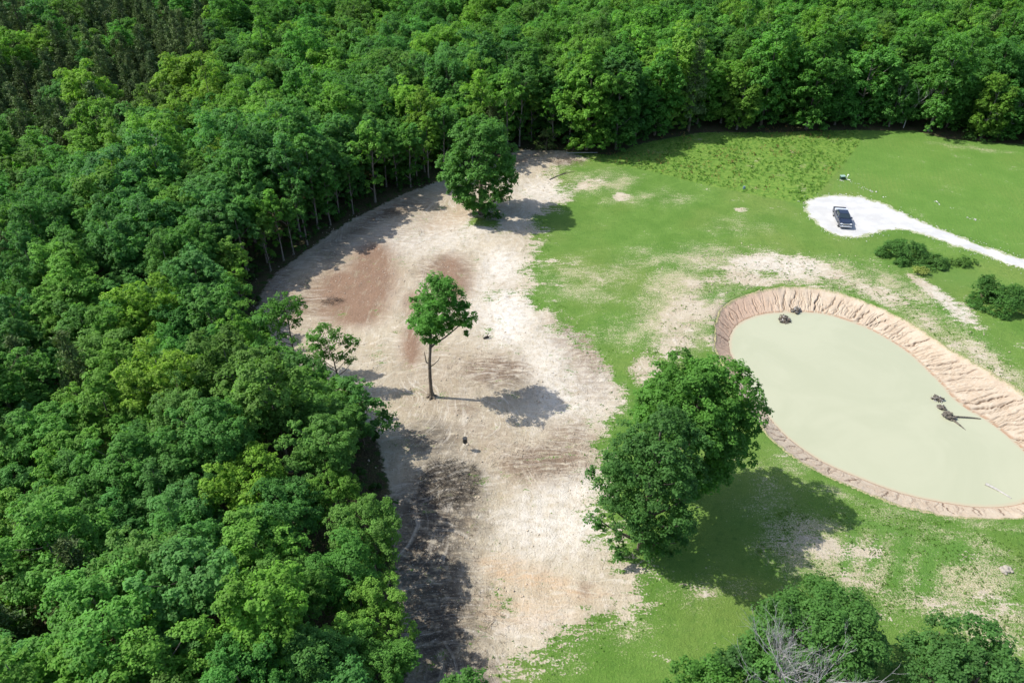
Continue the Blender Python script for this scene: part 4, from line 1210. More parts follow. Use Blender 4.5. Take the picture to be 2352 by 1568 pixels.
def plant_dead(name, uv, args, label, mat=M_DEAD, z0=None):
    x, y = at(*uv)
    root = empty(name, (x, y, gz(x, y) if z0 is None else z0))
    tag(root, label, 'dead tree')
    trunk, boughs = dead_tree(*args)
    link('trunk', trunk.mesh('trunk', mat), root)
    for b in boughs:
        link('bough', b.mesh('bough', mat), root)
    return root
plant_dead('dead_tree', (1785, 1665), (11, 9.2, 0.52, 5, 0.13, 16), 'bare grey dead tree with a fan of fine twigs at the bottom of the view')
plant_dead('dead_tree', (1985, 1700), (12, 4.6, 0.4, 4, 0.07, 6), 'shorter bare grey dead tree in shade right of the large one')
plant_dead('dead_tree', (2075, 293), (13, 9.0, 1.0, 4, 0.13, 6), 'bare grey dead tree among leafy trees at the far forest edge')
plant_dead('dead_tree', (2290, 318), (15, 8.0, 1.0, 4, 0.12, 6), 'bare grey dead tree at the mown field edge, rightmost of the dead trees')
for (u, v, zt, H, sd, lab) in ((698, 72, 17, 19, 14, 'slender bare grey snag rising out of the canopy near the top of the view'),
                              (380, 390, 9, 16, 17, 'bare grey snag in a gap of the left forest, under yellow-green trees')):
    x_, y_ = at(u, v, zt)
    snag('dead_tree', (x_, y_, float(base_z(x_, y_)) - 0.1), H, sd, lab)


# ------------------------------------------------------------------ bushes
def bush(uv, H, Rr, n, seed, tint, label, sx=1.0, sy=1.0, name='bush', rz=0.0):
    x, y = at(*uv)
    root = empty(name, (x, y, gz(x, y)), rz)
    tag(root, label, 'bush')
    r = np.random.default_rng(seed)
    pf = []
    for i in range(n):
        th, q = r.uniform(0, 6.28), math.sqrt(r.uniform(0, 1))
        zz_ = H * (1 - q ** 2.6) * r.uniform(0.8, 1.0)
        pf.append((Rr * sx * q * math.cos(th), Rr * sy * q * math.sin(th), max(0.3, zz_ - 0.4), r.uniform(0.55, 0.95)))
    c = link('foliage', crown_mesh('foliage', pf, k_sub=9.0, size=(0.13, 0.22), n_leaf=18, low=-0.2, r=r), root)
    c['tint'] = list(tint)
    tb = Tubes()
    for k in range(min(5, n)):
        p = pf[k]
        tb.add([(0.2 * math.cos(k), 0.2 * math.sin(k), -0.2), (p[0] * 0.6, p[1] * 0.6, p[2] * 0.7), (p[0], p[1], p[2])], [0.05, 0.03, 0.012], 5)
    link('stem', tb.mesh('stem', M_BARK), root)
    return root
bush((2072, 588), 2.5, 3.7, 74, 31, (0.074, 0.172, 0.038), 'compact dark green bramble mound below the drive, left of the round bush', 1.0, 0.85)
bush((2138, 606), 1.5, 2.5, 34, 32, (0.086, 0.182, 0.042), 'lower straggly bramble joined to the right side of the dark mound', 1.05, 0.75)
bush((2216, 604), 0.45, 1.5, 12, 33, (0.098, 0.190, 0.040), 'thin low scrub in the grass right of the bramble mound', 1.3, 0.7)
bush((2113, 628), 0.35, 0.5, 4, 34, (0.26, 0.31, 0.08), 'small pale yellow-green weed clump at the foot of the bramble')
bush((2310, 705), 3.0, 4.2, 84, 35, (0.068, 0.165, 0.034), 'round dark green bush at the right border above the pond', 1.1, 0.8)
bush((2255, 680), 3.4, 1.6, 22, 36, (0.062, 0.155, 0.032), 'tall dark shrub at the left side of the round bush')
bush((1255, 348), 4.4, 2.2, 22, 37, (0.10, 0.15, 0.045), 'olive brown shrub at the dark forest corner beside the debris', 1.0, 1.0)
bush((2250, 322), 1.8, 3.4, 18, 38, (0.050, 0.125, 0.024), 'low leafy shrub at the forest foot behind the mown field', 1.2, 0.6)
bush((1135, 500), 1.0, 1.4, 8, 39, (0.07, 0.17, 0.03), 'low green growth at the trunk of the big round field tree')

# leafy undergrowth along the forest foot
ur = np.random.default_rng(77)
cu = np.column_stack([ur.uniform(-60, 110, 9000), ur.uniform(28, 172, 9000)])
du = sdf(cu[:, 0], cu[:, 1], OPEN)
kk_ = (du > -0.8) & (du < 7.0) & (ur.random(len(cu)) < np.where(du < 2.5, 0.6, 0.35))
cu = cu[kk_]
cz = ground_z(cu[:, 0], cu[:, 1])
back = cu[:, 1] > 128
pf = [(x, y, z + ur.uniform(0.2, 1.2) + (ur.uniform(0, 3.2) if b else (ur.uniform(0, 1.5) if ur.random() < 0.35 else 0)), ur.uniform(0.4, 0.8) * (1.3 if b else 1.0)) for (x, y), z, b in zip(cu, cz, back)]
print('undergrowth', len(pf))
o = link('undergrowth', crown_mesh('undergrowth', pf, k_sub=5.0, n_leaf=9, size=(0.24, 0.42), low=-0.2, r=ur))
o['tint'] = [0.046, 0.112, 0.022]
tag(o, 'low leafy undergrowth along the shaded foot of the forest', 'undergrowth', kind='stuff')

# ------------------------------------------------------------------ meadow weeds, grass tufts, clods, pebbles, brush
def scatter(P, n, r, acc=None):
    x0, y0, x1, y1 = P[:, 0].min(), P[:, 1].min(), P[:, 0].max(), P[:, 1].max()
    q = np.column_stack([r.uniform(x0, x1, n), r.uniform(y0, y1, n)])
    q = q[sdf(q[:, 0], q[:, 1], P) < 0]
    if acc is not None:
        q = q[r.random(len(q)) < acc(q[:, 0], q[:, 1])]
    return q

def tufts(name, q, r, h, w, n_leaf, label, cat, tint, mat=M_LEAF, sizes=(0.7, 1.3)):
    z = ground_z(q[:, 0], q[:, 1])
    k = r.uniform(sizes[0], sizes[1], len(q)) ** 1.5
    idx = np.repeat(np.arange(len(q)), n_leaf)
    m = len(idx)
    th = r.uniform(0, 6.28, m)
    ra = w * k[idx] * np.sqrt(r.random(m))
    cen_ = np.column_stack([q[idx, 0] + ra * np.cos(th), q[idx, 1] + ra * np.sin(th), z[idx] + h * k[idx] * r.uniform(0.15, 1.0, m)])
    nn = unit(m, r) + np.column_stack([np.cos(th), np.sin(th), np.full(m, 0.7)]) * 0.8
    nn /= np.linalg.norm(nn, axis=1)[:, None]
    v = np.clip(r.uniform(0.2, 0.8, len(q))[idx] + r.normal(0, 0.15, m), 0, 1)
    o = link(name, leaf_mesh(name, cen_, nn, r.uniform(0.6, 1.2, m) * w * 0.85 * k[idx], v, mat))
    o['tint'] = list(tint)
    tag(o, label, cat, kind='stuff')
    return o
wr = np.random.default_rng(91)
q = scatter(MEADOW, 5200, wr, lambda x, y: 0.25 + 0.9 * sstep(0.42, 0.62, fbm(x / 5, y / 5, 8, 3)))
q = q[sdf(q[:, 0], q[:, 1], OPEN) < -1]
tufts('meadow_weeds', q, wr, 0.30, 0.22, 9, 'knee-high weeds and tall grass filling the uncut meadow', 'weeds', (0.135, 0.250, 0.050), sizes=(0.5, 1.2))
u_, v_ = pix(q[:, 0], q[:, 1], 0 * q[:, 0])
q2 = scatter(MEADOW, 1500, wr, lambda x, y: sstep(0.5, 0.62, fbm(x / 7, y / 7, 18, 2)))
tufts('seed_heads', q2, wr, 0.6, 0.22, 6, 'patches of reddish brown seed heads in the uncut meadow', 'weeds', (0.26, 0.17, 0.08), sizes=(0.6, 1.1))
BANKS = poly([(1420, 900), (1500, 760), (1620, 640), (1700, 600), (1900, 600), (2060, 650), (2200, 730), (2352, 860), (2440, 930), (2352, 905), (2200, 812), (2030, 710), (1860, 658), (1700, 680), (1645, 740), (1640, 800), (1560, 800)])
q = scatter(BANKS, 5200, wr, lambda x, y: 0.15 + 0.85 * sstep(0.42, 0.6, fbm(x / 2.5, y / 2.5, 28, 3)))
q = q[(sdf(q[:, 0], q[:, 1], RIM_LO) > 0.1)]
tufts('grass_tufts', q, wr, 0.09, 0.14, 5, 'thin tufts of new grass on the bare shoulder of the pond', 'grass', (0.12, 0.215, 0.045), sizes=(0.5, 1.2))
STRAW = poly([(1740, 1200), (1900, 1120), (2100, 1190), (2352, 1200), (2500, 1220), (2500, 1500), (2352, 1480), (2150, 1430), (2000, 1400), (1850, 1330), (1740, 1330)])
q = scatter(STRAW, 6000, wr, lambda x, y: 0.2 + 0.8 * sstep(0.45, 0.6, fbm(x / 2, y / 2, 38, 3)))
q = q[(sdf(q[:, 0], q[:, 1], RIM_LO) > 0.1)]
tufts('grass_tufts', q, wr, 0.08, 0.12, 5, 'short green tufts among dry straw on the near side of the pond', 'grass', (0.12, 0.21, 0.045), sizes=(0.5, 1.2))
DIRT_EDGE = np.array(DIRT)
q = scatter(np.array([[-30, 28], [45, 28], [45, 130], [-30, 130]]), 9000, wr)
de = sdf(q[:, 0], q[:, 1], DIRT)
q = q[(np.abs(de) < 2.2) & (sdf(q[:, 0], q[:, 1], OPEN) < -1.5) & (sdf(q[:, 0], q[:, 1], RIM_LO) > 0.3)]
tufts('grass_tufts', q, wr, 0.09, 0.13, 5, 'ragged grass tufts along the border of the bare soil', 'grass', (0.11, 0.21, 0.04), sizes=(0.5, 1.2))

def stones(name, q, r, s, mat, label, cat, sink=0.25, aniso=1.0):
    ico_v = np.array([(1, 0, 0), (-1, 0, 0), (0, 1, 0), (0, -1, 0), (0, 0, 1), (0, 0, -1)], float)
    ico_f = np.array([(0, 2, 4), (2, 1, 4), (1, 3, 4), (3, 0, 4), (2, 0, 5), (1, 2, 5), (3, 1, 5), (0, 3, 5)])
    n = len(q)
    z = ground_z(q[:, 0], q[:, 1])
    k = s[0] + (s[1] - s[0]) * r.random(n) ** 3
    v = ico_v[None] * r.uniform(0.45, 1.4, (n, 6, 1)) * k[:, None, None]
    th = r.uniform(0, 6.28, n)
    c_, s_ = np.cos(th)[:, None], np.sin(th)[:, None]
    vx, vy = v[:, :, 0] * aniso, v[:, :, 1]
    V = np.stack([c_ * vx - s_ * vy + q[:, 0][:, None], s_ * vx + c_ * vy + q[:, 1][:, None], v[:, :, 2] * 0.7 + (z + k * sink)[:, None]], -1)
    Fx = (ico_f[None] + np.arange(n)[:, None, None] * 6).reshape(-1, 3)
    o = link(name, mesh_np(name, V.reshape(-1, 3), Fx, mat))
    tag(o, label, cat, kind='stuff')
    return o
q = scatter(DIRT, 16000, wr, lambda x, y: 0.04 + 0.96 * sstep(0.5, 0.68, fbm(x / 5, y / 3, 48, 3)))
q = q[sdf(q[:, 0], q[:, 1], OPEN) < 1]
stones('soil_clods', q, wr, (0.03, 0.15), M_CLOD, 'loose clods and stones strewn over the bare soil', 'clods')
q = scatter(poly([(1480, 600), (1700, 560), (2000, 590), (2260, 720), (2352, 860), (2200, 800), (2000, 690), (1800, 655), (1650, 690), (1560, 820), (1440, 880)]), 3500, wr, lambda x, y: 0.6)
stones('soil_clods', q, wr, (0.05, 0.17), M_CLOD, 'loose clods on the bare shoulder of the pond', 'clods')
gq = np.column_stack([wr.uniform(bx0, bx1, 9000), wr.uniform(by0, by1, 9000)])
dq = sdf(gq[:, 0], gq[:, 1], GRAVEL)
gq = gq[(dq > -0.5) & (dq < 1.6) & (wr.random(len(dq)) < np.where(dq < 0.6, 0.8, 0.2))]
stones('gravel', gq, wr, (0.06, 0.15), M_PEBBLE, 'loose white gravel along the edges of the drive', 'gravel')

def twigs(name, uv, n, rad, r, mat, label, L=(0.5, 1.8), hz=0.4, cat='brush', sy=1.0):
    x, y = at(*uv)
    tb = Tubes()
    for i in range(n):
        th, q = r.uniform(0, 6.28), rad * math.sqrt(r.random())
        px, py = x + q * math.cos(th), y + q * math.sin(th) * sy
        z = gz(px, py)
        d = unit(1, r)[0] * np.array([1, 1, 0.25])
        l = r.uniform(*L)
        z1 = z + r.uniform(0.02, hz)
        tb.add([(px, py, z1), (px + d[0] * l * 0.5, py + d[1] * l * 0.5, z1 + abs(d[2]) * l * 0.5 + 0.03), (px + d[0] * l, py + d[1] * l, z1 + abs(d[2]) * l)], [0.016, 0.013, 0.005], 3)
    o = link(name, tb.mesh(name, mat))
    tag(o, label, cat, kind='stuff')
    return o
twigs('burnt_brush', (1035, 1108), 900, 3.3, wr, M_CHAR, 'low heap of burnt black twigs on the dark patch', L=(0.3, 1.2), hz=0.25)
twigs('brush_litter', (985, 1250), 700, 6.0, wr, M_BRUSH, 'scattered brown twigs in the shade of the forest edge', L=(0.2, 0.8), hz=0.12, sy=1.6)
twigs('brush_litter', (1030, 1450), 500, 5.0, wr, M_BRUSH, 'scattered brown twigs nearest the camera along the forest edge', L=(0.2, 0.8), hz=0.12, sy=1.2)
twigs('brush_heap', (765, 690), 130, 1.6, wr, M_CHAR, 'dark broken brush on the bare soil near the small oaks', L=(0.3, 1.3), hz=0.4, sy=0.6)
twigs('brush_heap', (910, 488), 160, 2.6, wr, M_BRUSH, 'dark strip of broken brush at the forest foot', L=(0.4, 1.6), hz=0.5, sy=0.6)
twigs('brush_heap', (1300, 372), 150, 3.6, wr, M_BRUSH, 'broken branches strewn at the debris corner of the clearing', L=(0.6, 2.6), hz=0.4, sy=0.5)
twigs('root_debris', (640, 655), 60, 1.4, wr, M_DEAD, 'pale broken branches at the foot of a forest edge trunk', L=(0.5, 1.6), hz=0.6)
twigs('brush_litter', (1250, 1050), 220, 6.0, wr, M_BRUSH, 'fine brown litter on the churned brown soil', L=(0.2, 0.8), hz=0.06, sy=0.5)
twigs('brush_litter', (1120, 850), 200, 5.0, wr, M_BRUSH, 'fine brown litter behind the shadow of the lone tree', L=(0.2, 0.8), hz=0.06, sy=0.7)

# ------------------------------------------------------------------ logs
def log(name, uv0, uv1, r0, r1, mat, label, z=None, cat='log', lift=0.0):
    a, b = at(*uv0, z or 0), at(*uv1, z or 0)
    mx, my = (a[0] + b[0]) / 2, (a[1] + b[1]) / 2
    zb = (gz(mx, my) if z is None else z) + lift
    root = empty(name, (mx, my, zb))
    tag(root, label, cat)
    tb = Tubes()
    p0, p1 = np.array([a[0] - mx, a[1] - my, r0 * 0.7]), np.array([b[0] - mx, b[1] - my, r1 * 0.7])
    tb.add(curve3(p0, p1, (0.06, 0.08, 0), 6), np.linspace(r0, r1, 6), 8)
    link('stem', tb.mesh('stem', mat), root)
    for k, t in ((0, 0.02), (1, 0.98)):
        c = Tubes()
        p = p0 if k == 0 else p1
        dv = (p - (p1 if k == 0 else p0))
        dv /= np.linalg.norm(dv)
        c.add([p, p + dv * 0.02], [(r0 if k == 0 else r1) * 0.98, 0.002], 8)
        link('cut_end', c.mesh('cut_end', M_PALELOG), root)
    return root
log('fallen_log', (1262, 412), (1302, 394), 0.09, 0.05, M_SNAG, 'dark fallen log on pale soil right of the big round tree, nearer of two')
log('fallen_log', (1275, 405), (1320, 392), 0.08, 0.04, M_BRUSH, 'thin fallen log just beyond the dark one right of the big round tree')
log('fallen_log', (1300, 352), (1372, 350), 0.12, 0.06, M_DEAD, 'pale fallen trunk lying in forest shade at the debris corner')
x, y = at(1118, 778)
root = empty('stump_chunk', (x, y, gz(x, y)), 0.3)
tag(root, 'small black charred wood chunk on pale soil right of the lone tree', 'log')
tb = Tubes(); tb.add([(-0.45, 0, 0.1), (0, 0.05, 0.2), (0.3, 0, 0.16)], [0.12, 0.17, 0.12], 7); link('stem', tb.mesh('stem', M_CHAR), root)
tb = Tubes(); tb.add([(0.05, 0, 0.15), (0.12, 0, 0.5)], [0.09, 0.05], 6); link('stub', tb.mesh('stub', M_CHAR), root)
tb = Tubes(); tb.add([(0.3, 0.05, 0.16), (0.6, 0.15, 0.25)], [0.08, 0.05], 6); link('stub', tb.mesh('stub', M_BRUSH), root)
x, y = at(2292, 1184)
root = empty('stump', (x, y, gz(x, y) + 0.02))
tag(root, 'small dark stump on the near rim of the pond', 'stump')
tb = Tubes(); tb.add([(0, 0, -0.2), (0, 0, 0.1), (0.02, 0, 0.42), (0.02, 0, 0.425)], [0.26, 0.22, 0.18, 0.01], 9); link('stem', tb.mesh('stem', M_CHAR), root)
tb = Tubes(); tb.add([(0.15, 0, 0.05), (0.4, 0.1, 0.0)], [0.1, 0.03], 6); link('root', tb.mesh('root', M_CHAR), root)

# root wads and drowned trunks in the pond
def wad(uv, rad, seed, label, trunks=(), lift=0.0, group=None):
    x, y = at(uv[0], uv[1], WZ)
    root = empty('root_wad', (x, y, WZ + lift))
    tag(root, label, 'root wad', group)
    r = np.random.default_rng(seed)
    bm = bmesh.new()
    bmesh.ops.create_icosphere(bm, subdivisions=3, radius=rad * 0.66)
    for v in bm.verts:
        k = 1 + 0.75 * (float(vnoise(v.co.x * 4 / rad + 9, v.co.y * 4 / rad + v.co.z * 5 / rad, seed)) - 0.5) * 2
        v.co *= k
        v.co.z = v.co.z * 0.6 + rad * 0.10
    me = bpy.data.meshes.new('root_mass'); bm.to_mesh(me); bm.free()
    link('root_mass', me, root, mat=M_SNAG)
    for k in range(44):
        d = unit(1, r)[0]
        d[2] = abs(d[2]) * 0.5
        p = d * rad * r.uniform(0.65, 1.0) + r.normal(0, 0.1, 3) * rad
        tb = Tubes()
        tb.add(curve3(d * rad * 0.3, p, r.normal(0, 0.22, 3) * rad, 5), np.array([0.10, 0.085, 0.07, 0.05, 0.02]) * rad, 4)
        link('root', tb.mesh('root', M_DEAD if k % 4 == 0 else M_BRUSH if k % 4 == 1 else M_SNAG), root)
    for (u1, v1, r0, r1, sink) in trunks:
        bx, by = at(u1, v1, WZ)
        tb = Tubes()
        tb.add(curve3((0, 0, 0.12), (bx - x, by - y, sink), (0.05, 0.05, 0.05), 7), np.linspace(r0, r1, 7), 8)
        link('stem', tb.mesh('stem', M_SNAG), root)
    return root
wad((1801, 735), 1.0, 5, 'dark root wad standing in shallow water at the far end of the pond')
wad((1826, 716), 0.85, 6, 'dark root wad at the foot of the far pond bank', lift=0.15)
wad((2153, 916), 0.75, 7, 'small root wad in the water, farthest of the cluster of three')
wad((2162, 936), 0.60, 8, 'small root wad, middle one of the cluster of three in the water')
wad((2178, 958), 0.85, 9, 'uprooted tree in the water with two drowned trunks reaching right', trunks=((2252, 962, 0.10, 0.06, 0.05), (2230, 997, 0.15, 0.04, -0.15)))
log('bleached_log', (2263, 1112), (2322, 1144), 0.16, 0.07, M_PALELOG, 'bleached pale log floating near the near shore of the pond', z=WZ, lift=-0.03)

# ------------------------------------------------------------------ pale rocks
rr_ = np.random.default_rng(3)
bm = bmesh.new(); bmesh.ops.create_icosphere(bm, subdivisions=2, radius=1.0)
for v in bm.verts:
    v.co *= 0.85 + 0.4 * float(vnoise(v.co.x * 1.7 + 5, v.co.y * 1.7 + v.co.z * 2.1, 9))
    v.co.z *= 0.7
me_r = bpy.data.meshes.new('rock'); bm.to_mesh(me_r); bm.free()
me_r.materials.append(M_ROCK)
for (u, v, s) in ((2300, 1306, 0.24), (2309, 1304, 0.28), (2318, 1306, 0.22), (2304, 1312, 0.26), (2313, 1312, 0.25), (2323, 1313, 0.18), (2309, 1317, 0.16)):
    x, y = at(u, v)
    o = link('rock', me_r, loc=(x, y, gz(x, y) + s * 0.35))
    o.scale = (s, s * rr_.uniform(0.8, 1.1), s * rr_.uniform(0.8, 1.1)); o.rotation_euler = (rr_.uniform(-.3, .3), rr_.uniform(-.3, .3), rr_.uniform(0, 6.28))
    tag(o, 'pale limestone rock in the small heap on straw-coloured grass by the right border', 'rock', 'pale rocks in the small heap')

# ------------------------------------------------------------------ mesh helpers for made things
def box(bm, c, s, rot=None):
    m = Matrix.Translation(c) @ (rot.to_4x4() if rot else Matrix.Identity(4)) @ Matrix.Diagonal((s[0], s[1], s[2], 1))
    return bmesh.ops.create_cube(bm, size=1.0, matrix=m)
def cyl(bm, c, r, d, axis_='Z', seg=16, r2=None):
    rot = {'Z': Matrix.Identity(4), 'Y': Matrix.Rotation(R(90), 4, 'X'), 'X': Matrix.Rotation(R(90), 4, 'Y')}[axis_]
    return bmesh.ops.create_cone(bm, cap_ends=True, segments=seg, radius1=r, radius2=r if r2 is None else r2, depth=d, matrix=Matrix.Translation(c) @ rot)
def bm_obj(name, bm, mat, parent, bevel=0.0, seg=2):
    if bevel:
        bmesh.ops.bevel(bm, geom=[e for e in bm.edges], offset=bevel, segments=seg, affect='EDGES', profile=0.5)
    bmesh.ops.recalc_face_normals(bm, faces=bm.faces)
    me = bpy.data.meshes.new(name); bm.to_mesh(me); bm.free()
    me.materials.append(mat)
    return link(name, me, parent)
def prism(bm, prof_, y0, y1, top_in=0.0):
    """profile in x-z, extruded along y; vertices higher than the first are drawn in by top_in"""
    a = [bm.verts.new((x, y0, z)) for x, z in prof_]
    b = [bm.verts.new((x, y1, z)) for x, z in prof_]
    n = len(prof_)
    bm.faces.new(a); bm.faces.new(b[::-1])
    for i in range(n):
        bm.faces.new((a[i], b[i], b[(i + 1) % n], a[(i + 1) % n]))
    return a, b

# ------------------------------------------------------------------ pickup truck
M_PAINT = simple_mat('navy_paint', (0.010, 0.014, 0.030), 0.25, 0.0, spec=0.4, coat=0.3)
M_GLASS = simple_mat('dark_glass', (0.02, 0.03, 0.035), 0.06, spec=0.8)
M_CHROME = simple_mat('chrome', (0.72, 0.73, 0.75), 0.18, 1.0)
M_TYRE = simple_mat('tyre_rubber', (0.02, 0.02, 0.02), 0.85)
M_LAMP = simple_mat('lamp_lens', (0.75, 0.76, 0.78), 0.12, spec=0.8)
M_LINER = simple_mat('bed_liner', (0.012, 0.012, 0.014), 0.8)
M_ALU = simple_mat('toolbox_aluminium', (0.78, 0.79, 0.80), 0.35, 0.6, var=0.08, scale=3)
M_REDL = simple_mat('red_lens', (0.35, 0.02, 0.02), 0.2)
M_PLATE = simple_mat('plate_white', (0.75, 0.75, 0.75), 0.4)

tx, ty = at(1932, 509)
truck = empty('pickup_truck', (tx, ty, gz(tx, ty) + 0.055), math.atan2(-5.4, -0.85))
tag(truck, 'dark navy crew-cab pickup truck with silver toolbox parked on white gravel pad', 'pickup truck')
def arch(cx, r, n=9):
    return [(cx + r * math.cos(t), 0.42 + r * math.sin(t)) for t in np.linspace(0.05, math.pi - 0.05, n)]
bm = bmesh.new()
side = [(2.92, 0.50), (2.95, 0.80), (2.90, 1.02), (2.80, 1.12), (1.45, 1.22), (1.30, 1.22), (-0.95, 1.22), (-0.95, 0.45)] + [(0.5, 0.42)] + [p for p in reversed(arch(1.90, 0.50))]
side = side[:8] + [(1.32, 0.42)] + [(1.90 - 0.50 * math.cos(t), 0.42 + 0.50 * math.sin(t)) for t in np.linspace(0.1, math.pi - 0.1, 9)] + [(2.5, 0.42)]
prism(bm, side, -1.0, 1.0)
bm_obj('body', bm, M_PAINT, truck, 0.04)
bm = bmesh.new()
box(bm, (2.12, 0, 1.195), (1.40, 1.5, 0.07), Matrix.Rotation(R(4), 3, 'Y'))
bm_obj('hood', bm, M_PAINT, truck, 0.03)
bm = bmesh.new()                                   # cab greenhouse
lo = [(1.42, 0.93, 1.21), (-0.95, 0.93, 1.21)]
hi = [(0.62, 0.74, 1.86), (-0.78, 0.74, 1.88)]
vs_ = [bm.verts.new(p) for p in ((1.42, -0.93, 1.21), (1.42, 0.93, 1.21), (-0.95, 0.93, 1.21), (-0.95, -0.93, 1.21), (0.60, -0.74, 1.84), (0.60, 0.74, 1.84), (-0.78, 0.74, 1.86), (-0.78, -0.74, 1.86))]
for f in ((0, 1, 2, 3), (4, 7, 6, 5), (0, 4, 5, 1), (1, 5, 6, 2), (2, 6, 7, 3), (3, 7, 4, 0)):
    bm.faces.new([vs_[i] for i in f])
bm_obj('cab', bm, M_PAINT, truck, 0.05)
def quad_plate(name, pts, mat, th=0.02):
    bm = bmesh.new()
    p = [Vector(q) for q in pts]
    nrm = (p[1] - p[0]).cross(p[2] - p[0]).normalized() * th
    a = [bm.verts.new(q + nrm * 0.5) for q in p]
    b = [bm.verts.new(q - nrm * 0.5) for q in p]
    bm.faces.new(a); bm.faces.new(b[::-1])
    for i in range(4):
        bm.faces.new((a[i], b[i], b[(i + 1) % 4], a[(i + 1) % 4]))
    return bm_obj(name, bm, mat, truck)
quad_plate('windshield', [(1.34, -0.82, 1.29), (1.34, 0.82, 1.29), (0.70, 0.68, 1.80), (0.70, -0.68, 1.80)], M_GLASS, 0.05)
quad_plate('rear_window', [(-0.945, 0.75, 1.34), (-0.945, -0.75, 1.34), (-0.84, -0.62, 1.76), (-0.84, 0.62, 1.76)], M_GLASS, 0.05)
for s in (-1, 1):
    quad_plate('side_window', [(1.12, s * 0.905, 1.30), (0.30, s * 0.905, 1.30), (0.30, s * 0.775, 1.76), (0.62, s * 0.775, 1.76)], M_GLASS, 0.05)
    quad_plate('side_window', [(0.20, s * 0.905, 1.30), (-0.75, s * 0.905, 1.30), (-0.68, s * 0.775, 1.76), (0.20, s * 0.775, 1.76)], M_GLASS, 0.05)
    bm = bmesh.new(); box(bm, (1.02, s * 1.13, 1.28), (0.14, 0.26, 0.20)); mir = bm_obj('mirror', bm, M_PAINT if s > 0 else M_CHROME, truck, 0.03)
    bm = bmesh.new(); box(bm, (2.86, s * 0.74, 0.95), (0.16, 0.36, 0.22)); bm_obj('headlight', bm, M_LAMP, truck, 0.03)
    bm = bmesh.new(); box(bm, (-2.94, s * 0.92, 1.05), (0.05, 0.14, 0.36)); bm_obj('tail_light', bm, M_REDL, truck, 0.01)
    bm = bmesh.new(); box(bm, (0.2, s * 0.99, 0.44), (2.2, 0.12, 0.07)); bm_obj('running_board', bm, M_CHROME, truck, 0.02)
    bm = bmesh.new(); box(bm, (0.62, s * 1.005, 1.10), (0.2, 0.03, 0.05)); bm_obj('door_handle', bm, M_CHROME, truck, 0.01)
bm = bmesh.new(); box(bm, (2.93, 0, 0.93), (0.10, 1.02, 0.36)); gr = bm_obj('grille', bm, M_CHROME, truck, 0.02)
for k in range(3):
    bm = bmesh.new(); box(bm, (2.985, 0, 0.83 + 0.10 * k), (0.02, 0.9, 0.05)); bm_obj('grille_slot', bm, M_LINER, gr)
bm = bmesh.new(); box(bm, (2.95, 0, 0.60), (0.22, 1.92, 0.22)); fb = bm_obj('front_bumper', bm, M_CHROME, truck, 0.05)
bm = bmesh.new(); box(bm, (3.07, 0, 0.60), (0.02, 0.34, 0.16)); bm_obj('licence_plate', bm, M_PLATE, truck)
bm = bmesh.new(); box(bm, (-3.02, 0, 0.58), (0.18, 1.85, 0.18)); bm_obj('rear_bumper', bm, M_CHROME, truck, 0.04)
bm = bmesh.new()                                   # open bed: floor, two sides with wheel arches, front wall
box(bm, (-1.95, 0, 0.74), (1.92, 1.84, 0.06))
box(bm, (-1.00, 0, 1.02), (0.06, 1.84, 0.50))
bm_obj('bed_floor', bm, M_LINER, truck)
for s in (-1, 1):
    bm = bmesh.new()
    sd = [(-0.985, 0.42), (-0.985, 1.32), (-2.96, 1.32), (-2.96, 0.5), (-2.5, 0.42)] + [(-1.95 - 0.5 * math.cos(t), 0.42 + 0.5 * math.sin(t)) for t in np.linspace(0.1, math.pi - 0.1, 9)]
    prism(bm, sd, s * 0.90, s * 1.0)
    bm_obj('bed_side', bm, M_PAINT, truck, 0.015)
bm = bmesh.new(); box(bm, (-2.95, 0, 0.97), (0.07, 1.79, 0.68)); bm_obj('tailgate', bm, M_PAINT, truck, 0.02)
bm = bmesh.new(); box(bm, (-1.62, 0, 1.38), (0.66, 1.94, 0.38)); tb_ = bm_obj('toolbox', bm, M_ALU, truck, 0.03)
for s in (-1, 1):
    for xw in (1.90, -1.95):
        bm = bmesh.new(); cyl(bm, (xw, s * 0.88, 0.41), 0.41, 0.27, 'Y', 20); w = bm_obj('wheel', bm, M_TYRE, truck, 0.04)
        bm = bmesh.new(); cyl(bm, (xw, s * 1.012, 0.41), 0.25, 0.03, 'Y', 16); bm_obj('rim', bm, M_CHROME, w, 0.006)

# ------------------------------------------------------------------ tripod feeder
M_BLACK = simple_mat('black_plastic', (0.02, 0.02, 0.02), 0.6)
M_STEEL = simple_mat('grey_steel', (0.30, 0.29, 0.27), 0.5, 0.6)
x, y = at(1069, 1030)
fd = empty('tripod_feeder', (x, y, gz(x, y)))
tag(fd, 'black barrel game feeder on three thin legs standing on the bare soil', 'feeder')
bm = bmesh.new(); cyl(bm, (0, 0, 1.32), 0.24, 0.56, 'Z', 18); bm_obj('barrel', bm, M_BLACK, fd, 0.02)
bm = bmesh.new(); cyl(bm, (0, 0, 0.95), 0.10, 0.20, 'Z', 14, 0.24); bm_obj('funnel', bm, M_BLACK, fd)
bm = bmesh.new(); cyl(bm, (0, 0, 1.63), 0.26, 0.06, 'Z', 18); bm_obj('lid', bm, M_BLACK, fd, 0.01)
for k in range(3):
    th = R(-65) + k * R(120)
    tb = Tubes(); tb.add([(0.22 * math.cos(th), 0.22 * math.sin(th), 1.25), (0.78 * math.cos(th), 0.78 * math.sin(th), -0.05)], [0.022, 0.018], 6)
    link('leg', tb.mesh('leg', M_STEEL), fd)

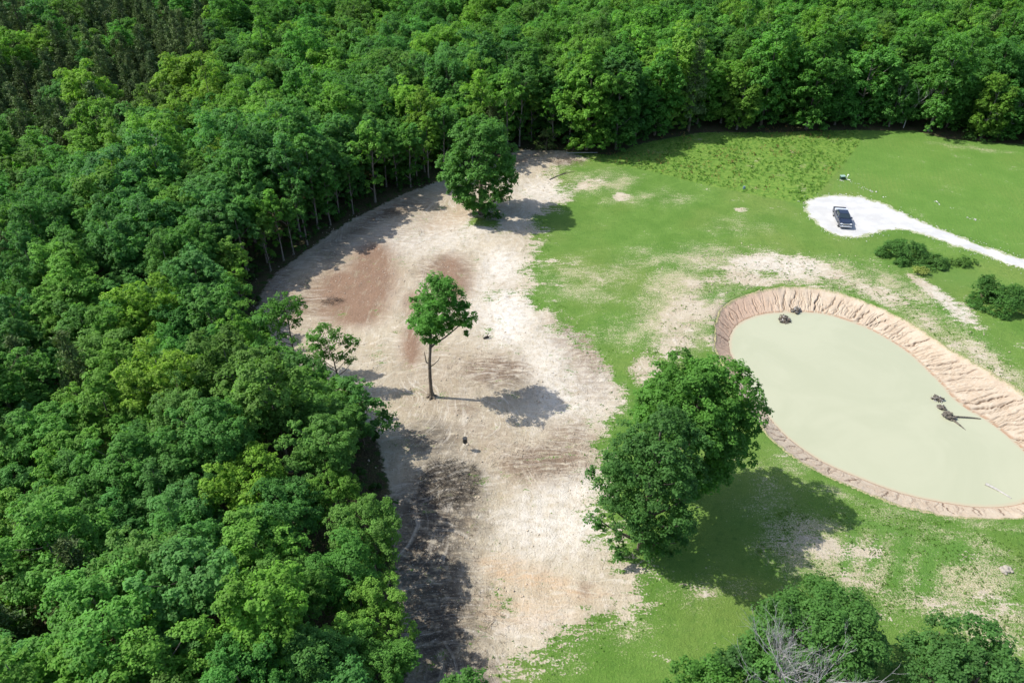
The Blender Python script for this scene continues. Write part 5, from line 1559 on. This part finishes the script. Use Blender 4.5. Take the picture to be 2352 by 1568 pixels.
# ------------------------------------------------------------------ utility box with white pipe, and small box by the meadow
M_UGREEN = simple_mat('utility_green', (0.025, 0.055, 0.035), 0.5)
M_UTOP = simple_mat('utility_lid', (0.22, 0.32, 0.27), 0.5)
M_PVC = simple_mat('white_pipe', (0.78, 0.78, 0.70), 0.5)
x, y = at(1934, 412)
ub = empty('utility_box', (x, y, gz(x, y)), R(8))
tag(ub, 'dark green utility box on the lawn beside the white bent pipe', 'utility box')
bm = bmesh.new(); box(bm, (0, 0, 0.30), (0.85, 0.6, 0.62)); bm_obj('cabinet', bm, M_UGREEN, ub, 0.02)
bm = bmesh.new(); box(bm, (0, 0, 0.65), (0.92, 0.68, 0.07), Matrix.Rotation(R(6), 3, 'X')); bm_obj('lid', bm, M_UTOP, ub, 0.015)
bm = bmesh.new(); box(bm, (0.62, -0.15, 0.09), (0.40, 0.3, 0.18)); bm_obj('valve_cover', bm, M_UGREEN, ub, 0.02)
x, y = at(1944, 413)
pp = empty('bent_pipe', (x, y, gz(x, y)))
tag(pp, 'white bent pipe standing in the grass beside the green utility box', 'pipe')
tb = Tubes(); tb.add([(-0.05, 0, -0.1), (0, 0, 0.5), (0.03, 0, 0.9), (0.1, 0, 1.02), (0.2, 0, 0.98), (0.24, 0, 0.85)], [0.07] * 6, 8); link('standpipe', tb.mesh('standpipe', M_PVC), pp)
tb = Tubes(); tb.add([(0.1, -0.1, 0.07), (0.45, -0.25, 0.07), (0.55, -0.35, 0.06)], [0.07] * 3, 8); link('elbow', tb.mesh('elbow', M_PVC), pp)
M_GREYBOX = simple_mat('grey_blue_paint', (0.16, 0.24, 0.27), 0.5)
x, y = at(1708, 437)
sb_ = empty('meter_box', (x, y, gz(x, y)))
tag(sb_, 'small grey-blue box on a post at the border of the weedy meadow', 'meter box')
bm = bmesh.new(); box(bm, (0, 0, 0.55), (0.38, 0.26, 0.5)); bm_obj('cabinet', bm, M_GREYBOX, sb_, 0.02)
bm = bmesh.new(); box(bm, (0, 0.0, 0.15), (0.1, 0.1, 0.4)); bm_obj('post', bm, M_STEEL, sb_)
pq = []
for (u, v) in ((1928, 415), (1934, 416), (1955, 417), (1965, 422), (1980, 430), (1988, 434), (1996, 437), (2006, 441), (2030, 452), (2150, 462), (2160, 468), (2185, 477), (2230, 500), (2240, 503), (2246, 506)):
    x, y = at(u, v)
    for k in range(5):
        pq.append((x + wr.normal(0, 0.35), y + wr.normal(0, 0.2)))
stones('white_chips', np.array(pq), wr, (0.06, 0.2), M_PEBBLE, 'pale stone chips in a line across the mown field', 'stone chips')
print('done')
